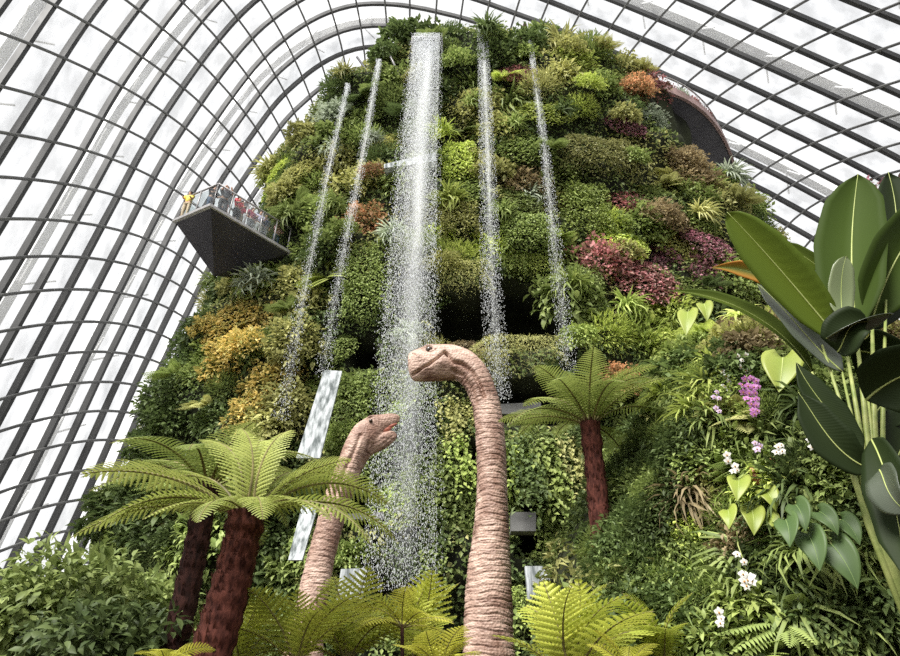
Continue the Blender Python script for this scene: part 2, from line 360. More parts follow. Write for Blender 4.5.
def face_n(P, n=None):
    """outward direction of the smooth mountain body at P"""
    x, y, z = P; z = min(max(z, .5), 37.2)
    xl, xr, yf, yc = (np.interp(z, ZP, a) for a in (XL, XR, YF, YC))
    v = np.array([(x-(xl+xr)/2)/((xr-xl)/2)**2, (y-yc)/(yc-yf)**2*1.0, .012+.08*max(0, z-34)/4])
    return unit(v)
KEEP = [[(172, 222), (178, 190), (212, 178), (296, 232), (294, 258), (262, 282), (212, 282)], [(644, 96), (672, 92), (700, 100), (722, 126), (742, 176), (712, 186), (690, 164), (672, 138), (652, 116)]]
def in_poly(x, y, P):
    r = False
    for (x0, y0), (x1, y1) in zip(P, P[1:]+P[:1]):
        if (y0 > y) != (y1 > y) and x < (x1-x0)*(y-y0)/(y1-y0)+x0: r = not r
    return r
def in_cave(x, y, m=0):
    if any(in_poly(x, y, P) for P in KEEP): return True
    return any(c[0]-m < x < c[2]+m and c[1]-m < y < c[3]+m for c in CAVES if c[4] > .5)

# close creeper over the whole wall: nobody could count it
fa = CV[CQ]; fc = fa.mean(1); ar = np.linalg.norm(np.cross(fa[:, 1]-fa[:, 0], fa[:, 3]-fa[:, 0]), axis=1)
cavf = cav.reshape(-1)[CQ].max(1)
keep = np.array([not any(in_poly(a, b, P_) for P_ in KEEP) for a, b in zip(*proj(fc))])
wgt = ar*(cavf < .4)*keep*np.where(np.sin(TH.reshape(-1)[CQ[:, 0]]) > -.1, 1, .12)
NL = 115000
pk = RNG.choice(len(CQ), NL, p=wgt/wgt.sum()); u1, u2 = RNG.random(NL)[:, None], RNG.random(NL)[:, None]
Pb = (fa[pk, 0]*(1-u1)+fa[pk, 1]*u1)*(1-u2)+(fa[pk, 3]*(1-u1)+fa[pk, 2]*u1)*u2
Nb = CN.reshape(-1, 3)[CQ[pk, 0]]
Rr = RNG.normal(size=(NL, 3)); Db = unit(Rr-Nb*np.sum(Rr*Nb, 1, keepdims=True)*.5+np.array([0, 0, -.7])+Nb*.5)
Nn = unit(Nb*.7+np.array([0, 0, .8])+RNG.normal(size=(NL, 3))*.35)
qx, qy = proj(Pb)
def stuff(name, sel, mat, L, label):
    n = int(sel.sum())
    if n == 0: return
    mb = MB(); l = L*RNG.uniform(.7, 1.4, n)
    leaves(mb, Pb[sel]+Nb[sel]*RNG.uniform(.02, .3, n)[:, None], Db[sel], Nn[sel], l, l*.62)
    tag(mb.build(name, mat, smooth=False), label, 'climbing plant', kind='stuff')
patch = np.sin(Pb[:, 0]*.8+Pb[:, 2]*.5)+np.sin(Pb[:, 2]*.9-Pb[:, 0]*.4+1)+RNG.normal(size=NL)*.5
stuff('creeper_foliage', patch < -.2, LM['deep'], .20, 'dark green creeper covering the planted mountain between the shrubs')
stuff('creeper_foliage', (patch >= -.2) & (patch < .8), LM['mid'], .19, 'mid-green creeper covering the planted mountain between the shrubs')
stuff('creeper_foliage', patch >= .8, LM['olive'], .18, 'olive creeper covering the planted mountain between the shrubs')

# ---- plant forms (local +Z away from the wall, +Y up, radius about 1)
def rdir(n, zmin=-.15):
    d = unit(RNG.normal(size=(n*3, 3))); d = d[d[:, 2] > zmin][:n]; return d
def g_bush(n, L, W, out=.75, shape=None, droop=.3, curl=.1):
    mb = MB(); d = rdir(n); n = len(d); r = RNG.uniform(.55, 1.05, n)[:, None]*(1+.18*np.sin(d[:, :1]*7+d[:, 1:2]*5+RNG.random()*6))
    P = d*r*np.array([1, .9, out]); l = L*RNG.uniform(.6, 1.3, n)
    D = unit(d*.7+RNG.normal(size=(n, 3))*.6+np.array([0, -droop, .2])); N = unit(d*.5+np.array([0, .9, .5])+RNG.normal(size=(n, 3))*.3)
    leaves(mb, P, D, N, l, l*W, shape, curl=curl); return mb
def g_strap(n, L, w):
    mb = MB(); d = unit(RNG.normal(size=(n, 3))*np.array([1, .8, .5])+np.array([0, .25, .8])); l = L*RNG.uniform(.6, 1.15, n)
    leaves(mb, d*.06, d, unit(np.array([0, 1, .4])+RNG.normal(size=(n, 3))*.3), l, w, SH_STRAP, curl=RNG.uniform(.5, 1.3, n), fold=.35); return mb
def g_fern(n, L):
    mb = MB()
    for a in range(n):
        az = RNG.uniform(0, 2*PI); d = unit(np.array([math.cos(az), math.sin(az)*.8+.15, RNG.uniform(.35, .9)])); k = 16; t = np.linspace(.12, 1, k)
        l = L*RNG.uniform(.7, 1.1); P = d*t[:, None]*l+np.array([0, -1, 0])*(t[:, None]**2)*l*.45
        T = unit(np.gradient(P, axis=0)); S = unit(np.cross(T, [0, 1, .3])); pl = l*.30*np.sin(np.clip(t*PI*.92+.15, 0, PI))
        c = RNG.uniform(0, 1)
        for sgn in (1, -1):
            leaves(mb, P, S*sgn+T*.45-np.array([0, .15, 0]), np.cross(S, T)*1.0, pl, l*.065, SH_LANCE, curl=.2, fold=.1, col=np.full(k, c)*.6+.2)
    return mb
def g_mat(n, L, W=.75):
    mb = MB(); a = RNG.uniform(0, 2*PI, n); r = np.sqrt(RNG.random(n)); x, y = r*np.cos(a), r*np.sin(a)
    P = np.stack([x, y, .28*(1-r**3)+RNG.random(n)*.08], -1); l = L*RNG.uniform(.7, 1.3, n)
    D = unit(np.stack([RNG.normal(size=n)*.7, -1+RNG.normal(size=n)*.5, RNG.uniform(.1, .6, n)], -1)); N = unit(np.array([0, .8, .8])+RNG.normal(size=(n, 3))*.3)
    leaves(mb, P, D, N, l, l*W); return mb
def g_fine(n, L):
    mb = MB(); d = rdir(n, -.05); n = len(d); P = d*RNG.uniform(.3, .95, n)[:, None]*np.array([1, .9, .8])
    D = unit(d+RNG.normal(size=(n, 3))*.35+[0, -.25, 0]); leaves(mb, P, D, [0, 1, .5], L*RNG.uniform(.6, 1.2, n), L*.16); return mb
def g_vine(n, H, L):
    mb = MB()
    for a in range(n):
        x0 = RNG.uniform(-.6, .6); h = H*RNG.uniform(.5, 1); k = int(h/L*2.2); y = -np.linspace(0, h, k)
        P = np.stack([x0+.08*np.sin(y*3+a), y, .25+.1*np.cos(y*2+a)], -1)+RNG.normal(size=(k, 3))*.05
        leaves(mb, P, unit(RNG.normal(size=(k, 3))*.6+[0, -.9, .35]), [0, .6, .9], L*RNG.uniform(.7, 1.3, k), L*.7)
    return mb
FORM = {}
for v in range(3):
    FORM['shrub', v] = g_bush(950, .19, .55).mesh('shrub_foliage', LM['mid'])
    FORM['broadleaf', v] = g_bush(520, .31, .46, shape=SH_OVAL, curl=.35).mesh('broadleaf_foliage', LM['mid'])
    FORM['strap', v] = g_strap(90, 1.15, .10).mesh('strap_foliage', LM['mid'])
    FORM['fern', v] = g_fern(17, 1.15).mesh('fern_foliage', LM['mid'])
    FORM['creeper', v] = g_mat(1150, .125).mesh('creeper_leaves', LM['mid'], False)
    FORM['fine', v] = g_fine(1300, .24).mesh('fine_foliage', LM['mid'], False)
    FORM['vine', v] = g_vine(9, 3.2, .22).mesh('vine_leaves', LM['mid'], False)
NAME = {'shrub': 'leafy_shrub', 'broadleaf': 'broadleaf_plant', 'strap': 'strap_leaf_plant', 'fern': 'feathery_fern', 'creeper': 'creeper_cushion', 'fine': 'fine_leaved_shrub', 'vine': 'hanging_vine'}
WORD = {'shrub': 'small-leaved shrub', 'broadleaf': 'broad-leaved plant', 'strap': 'strap-leaved plant', 'fern': 'feathery fern', 'creeper': 'creeper cushion', 'fine': 'fine-leaved bush', 'vine': 'hanging vine'}
CATW = {'shrub': 'shrub', 'broadleaf': 'plant', 'strap': 'plant', 'fern': 'fern', 'creeper': 'climbing plant', 'fine': 'shrub', 'vine': 'climbing plant'}

ZONES = [  # photo rectangle, colours by weight: where the planting is of which colour
 ((255, 130, 345, 215), dict(lime=2, olive=3, deep=2, mid=2)), ((355, 165, 402, 225), dict(rust=4, olive=2, mid=2)), ((270, 215, 325, 258), dict(red=2, rust=1, mid=2, olive=1)),
 ((300, 250, 345, 300), dict(lime=3, olive=1)), ((205, 310, 290, 420), dict(gold=3, olive=3, mid=1)), ((90, 250, 215, 620), dict(deep=5, mid=3)), ((215, 420, 300, 600), dict(mid=3, deep=3, olive=1)),
 ((298, 80, 350, 140), dict(silver=2, deep=2, olive=1)), ((340, 45, 410, 150), dict(mid=3, deep=3, olive=1)), ((436, 28, 480, 120), dict(mid=2, deep=3, fresh=1)), ((496, 30, 540, 75), dict(red=1, deep=3, mid=2)),
 ((436, 120, 490, 300), dict(lime=4, olive=2, mid=2)), ((495, 80, 555, 220), dict(mid=3, olive=2, lime=1, bronze=1)), ((555, 50, 640, 120), dict(olive=4, lime=2, mid=2, rust=.5)),
 ((640, 75, 700, 150), dict(red=2, silver=1, olive=3, bronze=1)), ((600, 110, 640, 190), dict(plum=1, olive=3, mid=2)), ((640, 150, 780, 230), dict(olive=4, bronze=1.5, mid=3)), ((600, 190, 650, 290), dict(red=1.6, plum=1, lime=1.5, olive=2)),
 ((605, 245, 668, 315), dict(red=2.2, plum=2, mid=1)), ((670, 222, 735, 290), dict(plum=3, red=1.4, olive=1)), ((555, 170, 610, 260), dict(lime=2, fresh=3, mid=2)), ((555, 255, 605, 380), dict(mid=3, fresh=2, deep=1)),
 ((600, 300, 690, 380), dict(fresh=3, lime=2)), ((600, 380, 700, 460), dict(rust=1, mid=2, deep=2)), ((590, 430, 700, 640), dict(deep=4, mid=1)), ((735, 140, 830, 300), dict(olive=2, mid=3, deep=1)),
 ((310, 230, 435, 480), dict(mid=4, deep=2, olive=1)), ((430, 340, 590, 400), dict(olive=4, mid=2, bronze=1)), ((330, 430, 600, 650), dict(deep=3, mid=3, fresh=1)),
]
def zone_col(x, y):
    for (r, d) in ZONES:
        if r[0] <= x <= r[2] and r[1] <= y <= r[3]:
            k = list(d); wv = np.array([d[a] for a in k], float); return k[RNG.choice(len(k), p=wv/wv.sum())]
    return random.choice(['mid', 'mid', 'deep', 'olive'])
PLANTS = []      # (object, key words, px, py) for the labels
def wall_frame(P, n, s, spin=0.0, tilt=.25):
    z = unit(np.asarray(n)+np.array([0, 0, tilt])); up = np.array([0, 0, 1.]); y = unit(up-z*np.dot(up, z)); x = np.cross(y, z)
    x, y = x*math.cos(spin)+y*math.sin(spin), y*math.cos(spin)-x*math.sin(spin)
    return frame(P, x, y, z, s)
def plant(form, c, P, n, s, where='mountain', spin=None, tilt=.25, ask=None):
    me = FORM[form, random.randrange(3)]
    o = link(NAME[form], me, None, wall_frame(P, n, s, RNG.uniform(-.35, .35) if spin is None else spin, tilt)); setmat(o, LM[c])
    x, y = proj(np.asarray(P)); PLANTS.append((o, form, c, where, float(x), float(y))); return o

# panels of clipped creeper and mossy ledges that stand out of the wall
def panel(name, x0, y0, x1, y1, c, label, cat, L=.16, n=1500, out=.7, fine=False):
    P, _ = hit_mtn((x0+x1)/2, (y0+y1)/2)
    if P is None: return
    Pm = P; nrm = face_n(P); nrm = unit(nrm*[1, 1, .2]); px_m = np.dot(Pm-np.array(OC), [0, CP, SP])/F
    W, H = (x1-x0)*px_m/2, (y1-y0)*px_m/2/abs(CP)*.9
    u, v = RNG.uniform(-1, 1, n), RNG.uniform(-1, 1, n); b = (1-np.abs(u)**5)*(1-np.abs(v)**5)
    y = unit(np.array([0, 0, 1.])-nrm*nrm[2]); x = np.cross(y, nrm)
    edge = .92+.08*np.sin(u*6+v*5)
    Q = Pm+x*(u*W*edge)[:, None]+y*(v*H*edge)[:, None]+nrm*(out*b**.5+RNG.uniform(-.15, .1, n))[:, None]
    l = L*RNG.uniform(.7, 1.35, n)
    D = unit(x*RNG.normal(size=n)[:, None]*.7+y*(-.6+RNG.normal(size=n)*.6)[:, None]+nrm*RNG.uniform(.1, .8, n)[:, None]+(x*(u**5)[:, None]+y*(v**5)[:, None])*.8)
    N = unit(nrm*.8+y*.8+RNG.normal(size=(n, 3))*.35); mb = MB(); leaves(mb, Q-Pm, D, N, l, l*(.2 if fine else .7))
    o = mb.build(name, LM[c], smooth=False, loc=Pm); tag(o, label, cat); return o
PANELS = [
 ('creeper_block', 343, 232, 400, 336, 'mid', 'tall block of clipped creeper just beside the widest waterfall, above the small dark hole', 1900, .9),
 ('creeper_block', 318, 372, 386, 462, 'mid', 'clipped green creeper block under the small dark hole, above the smaller dinosaur head', 1900, .8),
 ('creeper_block', 440, 140, 478, 196, 'lime', 'lime green creeper block between the two middle waterfalls, upper of two', 1100, .7),
 ('creeper_block', 438, 202, 482, 246, 'olive', 'olive creeper block between the two middle waterfalls, lower of two', 1000, .7),
 ('creeper_block', 498, 218, 552, 264, 'mid', 'bulging creeper block over the cave, beside the thin waterfall', 1300, 1.0),
 ('mossy_ledge', 492, 262, 566, 290, 'lime', 'mossy lime overhang along the top of the dark cave', 1100, 1.0),
 ('mossy_ledge', 436, 262, 494, 300, 'olive', 'olive moss overhang above the cave opening behind the tall dinosaur head', 1100, .7),
 ('mossy_ledge', 466, 348, 568, 380, 'olive', 'long mossy ledge below the dark cave, running behind the tall dinosaur head', 1900, 1.5),
 ('creeper_block', 556, 180, 612, 252, 'fresh', 'bright fresh green creeper block to the side of the thinnest waterfall', 1300, .8),
 ('creeper_block', 566, 262, 604, 338, 'mid', 'mid-green ivy column above the tree fern with the straight trunk', 1100, .7),
 ('ivy_curtain', 518, 430, 584, 500, 'mid', 'mid-green ivy curtain between the tall dinosaur neck and the straight tree fern trunk', 1300, .6),
 ('ivy_curtain', 540, 500, 590, 590, 'mid', 'mid-green ivy curtain low beside the straight tree fern trunk', 1100, .6),
 ('ivy_curtain', 432, 420, 470, 560, 'mid', 'long ivy curtain hanging close to the tall dinosaur neck, beside the widest waterfall', 1500, .5),
 ('creeper_block', 552, 138, 640, 186, 'olive', 'wide olive creeper block high beside the thinnest waterfall', 1700, .8),
]
for (nm, x0, y0, x1, y1, c, lab, n, out) in PANELS:
    panel(nm, x0, y0, x1, y1, c, lab, 'climbing plant', n=int(n*1.75), out=out, L=.16 if nm == 'ivy_curtain' else .12, fine=nm == 'mossy_ledge')
P, _ = hit_mtn(640, 348)
o = link('rounded_bush', FORM['fine', 0], None, wall_frame(P, face_n(P), 1.75, 0)); setmat(o, LM['fresh']); tag(o, 'large rounded bright green bush below the red-leaved plants on the mountain', 'shrub')

# individual plants all over the mountain
def area_pts(n_try, dmin):
    pts = []
    k = 0
    while k < n_try:
        k += 1
        x, y = random.uniform(92, 830), random.uniform(18, 655)
        if in_cave(x, y, 5): continue
        P, _ = hit_mtn(x, y)
        if P is None: continue
        if x > 690 and y > 330: continue
        if y > 600 and 330 < x < 640: continue
        if all((P[0]-q[0][0])**2+(P[1]-q[0][1])**2+(P[2]-q[0][2])**2 > dmin*dmin for q in pts): pts.append((P, x, y))
    return pts
for (P, x, y) in area_pts(5200, 1.42):
    skip = any(p[1]+6 < x < p[3]-6 and p[2]+6 < y < p[4]-6 for p in PANELS)
    if skip: continue
    c = zone_col(x, y); s = RNG.uniform(.95, 1.45); r = random.random()
    if x < 230: form = 'shrub' if r < .45 else 'broadleaf' if r < .7 else 'fine'
    elif y < 110: form = 'shrub' if r < .3 else 'strap' if r < .5 else 'fern' if r < .65 else 'broadleaf' if r < .85 else 'fine'
    elif 300 < x < 600: form = 'creeper' if r < .38 else 'shrub' if r < .68 else 'fern' if r < .76 else 'broadleaf' if r < .88 else 'fine'
    else: form = 'shrub' if r < .4 else 'creeper' if r < .55 else 'fine' if r < .72 else 'fern' if r < .82 else 'strap' if r < .88 else 'broadleaf'
    if c in ('rust', 'red', 'plum', 'gold', 'bronze') and form not in ('shrub', 'creeper'): form = random.choice(['shrub', 'creeper'])
    if form == 'creeper': s *= 1.15
    if form == 'strap': s *= .95
    if y > 420 and 380 < x < 600 and r > .55: form = 'vine'; s = RNG.uniform(.8, 1.2)
    plant(form, c, P-face_n(P)*.15, face_n(P), s)

# hanging vines low on the wall, in front of the ivy
for (x, y, c) in [(449, 408, 'olive'), (457, 446, 'fresh'), (446, 476, 'mid'), (461, 500, 'mid'), (541, 452, 'fresh'), (553, 470, 'mid'), (566, 446, 'olive'), (548, 510, 'fresh'), (572, 500, 'mid'), (437, 520, 'deep'), (517, 446, 'deep')]:
    P, _ = hit_mtn(x, y)
    if P is not None: plant('vine', c, P+face_n(P)*.45, face_n(P), RNG.uniform(.75, 1.0), tilt=0)
# looser plants that stick out between the cushions
for (P, x, y) in area_pts(2600, 2.15):
    c = zone_col(x, y); r = random.random()
    if c in ('rust', 'red', 'plum', 'gold', 'bronze'): form = 'shrub'
    elif 380 < x < 600 and y > 400: form = 'vine'
    else: form = 'strap' if r < .34 else 'fern' if r < .62 else 'broadleaf' if r < .85 else 'shrub'
    if form == 'strap' and r < .1 and c in ('mid', 'olive', 'deep'): c = 'silver'
    plant(form, c, P+face_n(P)*RNG.uniform(.35, .7), face_n(P), RNG.uniform(.6, 1.0), tilt=.55)

# ------------------------------------------------------------------ waterfalls
def streaks(mb, P, L, W):
    n = len(P); o = np.array([[1, 0, 0], [-.5, .87, 0], [-.5, -.87, 0]])*.5
    V = np.concatenate([np.repeat(P[:, None], 3, 1)+o[None]*W[:, None, None], (P+[0, 0, 1]*L[:, None]*.5)[:, None], (P-[0, 0, 1]*L[:, None]*.5)[:, None]], 1)
    T = np.array([(0, 1, 3), (1, 2, 3), (2, 0, 3), (1, 0, 4), (2, 1, 4), (0, 2, 4)])
    mb.add(V.reshape(-1, 3), None, (T[None]+np.arange(n)[:, None, None]*5).reshape(-1, 3))
def waterfall(pts, w0, w1, n, label, film=True, Y0=20.4, Y1=19.6, decay=.9, dl=(.03, .11), dw=(.012, .032)):
    """pts: where the stream passes, from the lip down; w0, w1 its width in metres at the lip and at the foot"""
    n = int(n*2.1)
    C = np.array([at(x, y, lerp(Y0, Y1, i/(len(pts)-1))) for i, (x, y) in enumerate(pts)])
    s = np.r_[0, np.cumsum(np.linalg.norm(np.diff(C, axis=0), axis=1))]; s /= s[-1]
    root = empty('waterfall', C[-1]); tag(root, label, 'waterfall', 'waterfalls pouring off the mountain')
    def cen(t): return np.stack([np.interp(t, s, C[:, i]) for i in range(3)], -1)
    t = RNG.random(n); t = np.where(RNG.random(n) < .6, t**2.1, t)
    wd = lerp(w0, w1, t**.8); P = cen(t)-C[-1]
    g = RNG.normal(size=n)*.36; u = np.where(np.abs(g) < .62, g, RNG.uniform(-.6, .6, n))
    if w0 > .9: u = np.where(RNG.random(n) < .6, RNG.uniform(-.5, .5, n), u)
    P[:, 0] += u*wd; P[:, 1] += RNG.uniform(-.35, .35, n)*(.4+w1*.4)
    L = RNG.uniform(*dl, n)*(1-.35*t); W = RNG.uniform(*dw, n)
    mb = MB(); streaks(mb, P, L, W); tag(mb.build('falling_drops', M_drop, root, smooth=False), kind='stuff')
    if film:
        tt = np.linspace(0, 1, 40); mb = MB()
        for q in range(film if film > 1 else 4):
            ph = RNG.random()*6; wq = lerp(w0, w1*.75, tt**.8); off = (RNG.random()-.5)*.5
            c = cen(tt)-C[-1]+np.stack([off*wq, .06*np.sin(tt*20+ph), 0*tt], -1); h = np.stack([wq*.3*(.8+.2*np.sin(tt*31+ph)), .05*np.cos(tt*17+ph), 0*tt], -1)
            V = np.stack([c-h, c, c+h], 1); V[:, 1, 1] -= .06; i = np.arange(39)*3
            mb.add(V.reshape(-1, 3), np.concatenate([np.stack([i, i+1, i+4, i+3], -1), np.stack([i+1, i+2, i+5, i+4], -1)]), None, np.stack([0*tt, (1-tt)**1.3*.7+.3*(1-tt)**.5, 0*tt], -1).ravel())
        mb.build('water_veil', M_film, root)
    return root, C
_, cA = waterfall([(348, 86), (330, 160), (300, 310), (281, 420)], .22, .52, 1700, 'thin broken waterfall nearest the viewing platform, first of five along the mountain', 1, 21.6, 19.6)
_, cB = waterfall([(379, 62), (360, 170), (344, 250), (322, 375)], .26, .52, 2300, 'narrow waterfall ending at the pale glass slope, second from the viewing platform', 1, 21.0, 19.6)
_, cC = waterfall([(427, 40), (420, 130), (410, 300), (399, 590)], 1.35, 2.1, 24000, 'widest and tallest white waterfall, pouring down behind the two dinosaurs', 9, 20.2, 18.6)
_, cD = waterfall([(482, 28), (486, 120), (491, 280), (499, 400)], .45, .80, 6500, 'narrow straight waterfall falling past the dark cave, second widest of five', 4, 20.5, 19.6)
_, cE = waterfall([(530, 44), (545, 150), (559, 280), (569, 372)], .20, .60, 3200, 'thinnest waterfall beside the cave, farthest of five from the viewing platform', 3, 20.6, 19.6)
# lips and pipes the water pours from
def lip(P, w, label, back=2.2):
    mb = MB(); u = np.linspace(0, 1, 14); r = .28; y = np.where(u < .6, lerp(back, 0, u/.6), -r*np.sin((u-.6)/.4*PI/2)); z = np.where(u < .6, r, r*np.cos((u-.6)/.4*PI/2)*1.0)
    a = np.stack([np.full(14, -w/2), y, z], -1); b = a+[w, 0, 0]; dn = np.array([0, .02, -.06])
    V = np.stack([a, b, b+dn, a+dn], 1).reshape(-1, 3); i = np.arange(13)[:, None]*4; k = np.arange(4)[None]; k2 = (k+1) % 4
    mb.add(V, np.stack([i+k, i+k2, i+4+k2, i+4+k], -1)); box(mb, (-w/2-.05, 0, -.1), (-w/2, back, r+.12)); box(mb, (w/2, 0, -.1), (w/2+.05, back, r+.12))
    tag(mb.build('waterfall_spout', M_edge, loc=P+[0, .1, 0]), label, 'spout')
lip(cC[0], 1.55, 'wide rounded metal spout at the head of the widest waterfall'); lip(cD[0], .6, 'small metal spout at the head of the narrow straight waterfall', 1.6)
def bar(x0, y0, x1, y1, Y, r, mat, name, label, cat):
    mb = MB(); a, b = at(x0, y0, Y), at(x1, y1, Y+.6); tube(mb, np.array([a-a, b-a]), r, 8); tag(mb.build(name, mat, loc=a), label, cat)
bar(388, 52, 402, 80, 21.0, .06, M_edge, 'pipe', 'slim pale metal pipe between the second and the widest waterfall tops', 'pipe')
bar(357, 57, 385, 96, 22.0, .07, M_char, 'pipe', 'dark sloping pipe beside the top of the second waterfall', 'pipe')
bar(525, 24, 516, 62, 20.6, .10, M_barkd, 'pipe', 'dark upright pipe at the summit beside the thinnest waterfall', 'pipe')
# glass slope that the second waterfall runs down, ledges and small sheets of water low on the wall
def sheet(name, quad, Y, th, mat, label, cat, lean=.0):
    a = [at(x, y, Y+lean*(i in (0, 1))) for i, (x, y) in enumerate(quad)]; c = np.mean(a, 0); bk = np.array([0, th, 0])
    V = [p-c for p in a]+[p-c+bk for p in a]; mb = MB(); mb.add(V, [(0, 3, 2, 1), (4, 5, 6, 7), (0, 1, 5, 4), (1, 2, 6, 5), (2, 3, 7, 6), (3, 0, 4, 7)])
    return tag(mb.build(name, mat, smooth=False, loc=c), label, cat)
M_wetg = solid('wet_glass', (.10, .115, .115), (.50, .53, .54), .75, .08, scale=5, bump=.5, stretch=(1.6, 1, .35), lo=.35, hi=.65, detail=8)
sheet('glass_slope', [(324, 370), (342, 371), (320, 458), (296, 458)], 19.8, .12, M_wetg, 'wet glass slope shining pale under the second waterfall', 'glass roof', 1.0)
sheet('glass_slope', [(302, 505), (318, 505), (302, 560), (288, 560)], 19.4, .12, M_wetg, 'wet pale glass slope behind the neck of the smaller dinosaur', 'glass roof', 1.0)
sheet('glass_ledge', [(384, 164), (436, 152), (436, 161), (384, 168)], 20.6, .5, M_wetg, 'thin pale glass ledge crossing behind the widest waterfall', 'ledge')
sheet('water_sheet', [(341, 569), (367, 568), (362, 600), (336, 600)], 19.0, .2, M_wetg, 'bright sheet of falling water low beside the smaller dinosaur neck', 'water')
sheet('water_sheet', [(525, 566), (549, 566), (553, 600), (528, 600)], 19.0, .2, M_wetg, 'bright sheet of falling water low between tall dinosaur neck and straight trunk', 'water')
sheet('concrete_beam', [(500, 404), (541, 402), (541, 413), (500, 414)], 21.6, .5, M_conc, 'grey concrete beam in the dark hole between tall dinosaur neck and tree fern', 'beam')
sheet('concrete_beam', [(511, 512), (536, 512), (536, 531), (511, 531)], 20.6, .5, M_conc, 'short grey concrete beam low between tall dinosaur neck and straight trunk', 'beam')
sheet('concrete_beam', [(338, 514), (384, 512), (384, 518), (338, 520)], 20.2, .3, M_conc, 'thin grey beam across the dark gap behind the smaller dinosaur', 'beam')
P, _ = hit_mtn(285, 560)
# ------------------------------------------------------------------ viewing platform with people
Zd = 20.8
def atZ(x, y, Z):
    d = ray(x, y); t = (Z-EYE)/d[2]; return np.array([d[0]*t, d[1]*t, Z])
pa, pb, pc_ = atZ(175, 222, Zd), atZ(211, 207, Zd), atZ(289, 253, Zd); pd = pc_+(pa-pb)*1.15
k1 = at(214, 276, 23.2); k2 = at(262, 280, 24.6)
plat = empty('viewing_platform', pb); tag(plat, 'dark cantilevered viewing platform jutting from the mountain with people on it', 'viewing platform')
bm = bmesh.new()
for p in (pa, pb, pc_, pd, k1, k2): bm.verts.new(Vector(p-pb))
bmesh.ops.convex_hull(bm, input=bm.verts); me = bpy.data.meshes.new('underside'); bm.to_mesh(me); bm.free(); me.materials.append(M_char); link('underside', me, plat)
top4 = [pa, pb, pc_, pd]; cen4 = np.mean(top4, 0)
mb = MB(); V = [p-pb+(unit(p-cen4)*.12) for p in top4]; V = [v-[0, 0, .02] for v in V]+[v+[0, 0, .12] for v in V]
mb.add(V, [(0, 3, 2, 1), (4, 5, 6, 7), (0, 1, 5, 4), (1, 2, 6, 5), (2, 3, 7, 6), (3, 0, 4, 7)]); tag(mb.build('deck_edge', M_edge, plat, smooth=False), 'pale metal deck edge')
Zf = .12
def rail_run(a, b, n):
    a, b = a-pb, b-pb
    for i in range(n+1):
        q = lerp(a, b, i/n); mb = MB(); tube(mb, np.array([q+[0, 0, .1], q+[0, 0, 1.45]]), .035, 6); mb.build('railing_post', M_edge, plat)
    for i in range(n):
        q0, q1 = lerp(a, b, (i+.06)/n), lerp(a, b, (i+.94)/n); t = unit(np.cross(b-a, [0, 0, 1]))*.012; z0, z1 = np.array([0, 0, .25]), np.array([0, 0, 1.3])
        mb = MB(); V = [q0+z0-t, q1+z0-t, q1+z1-t, q0+z1-t, q0+z0+t, q1+z0+t, q1+z1+t, q0+z1+t]
        mb.add(V, [(0, 3, 2, 1), (4, 5, 6, 7), (0, 1, 5, 4), (1, 2, 6, 5), (2, 3, 7, 6), (3, 0, 4, 7)]); mb.build('glass_panel', M_rail, plat, smooth=False)
    mb = MB(); tube(mb, np.array([a+[0, 0, 1.47], b+[0, 0, 1.47]]), .045, 8); mb.build('handrail', M_edge, plat)
ins = lambda p: p+(cen4-p)*.04
rail_run(ins(pa), ins(pb), 2); rail_run(ins(pb), ins(pc_), 5); rail_run(ins(pd), ins(pa), 5)

SKIN = {}
def skinmat(n, c): 
    if n not in SKIN: SKIN[n] = solid(n, c, tuple(min(1, a*1.15) for a in c), .6, .3, scale=20)
    return SKIN[n]
def skin_mesh(name, pts, edges, rad, mat, parent, sub=1, root=0):
    me = bpy.data.meshes.new(name); me.from_pydata([tuple(map(float, p)) for p in pts], edges, []); me.update()
    o = link(name, me, parent); sk = o.modifiers.new('skin', 'SKIN'); sk.use_smooth_shade = True
    for v, r in zip(me.skin_vertices[0].data, rad): v.radius = (r, r) if np.ndim(r) == 0 else r
    me.skin_vertices[0].data[root].use_root = True
    s_ = o.modifiers.new('sub', 'SUBSURF'); s_.levels = s_.render_levels = sub
    dg = bpy.context.evaluated_depsgraph_get(); m2 = bpy.data.meshes.new_from_object(o.evaluated_get(dg)); o.modifiers.clear(); o.data = m2; m2.name = name; m2.materials.clear(); m2.materials.append(mat)
    return o
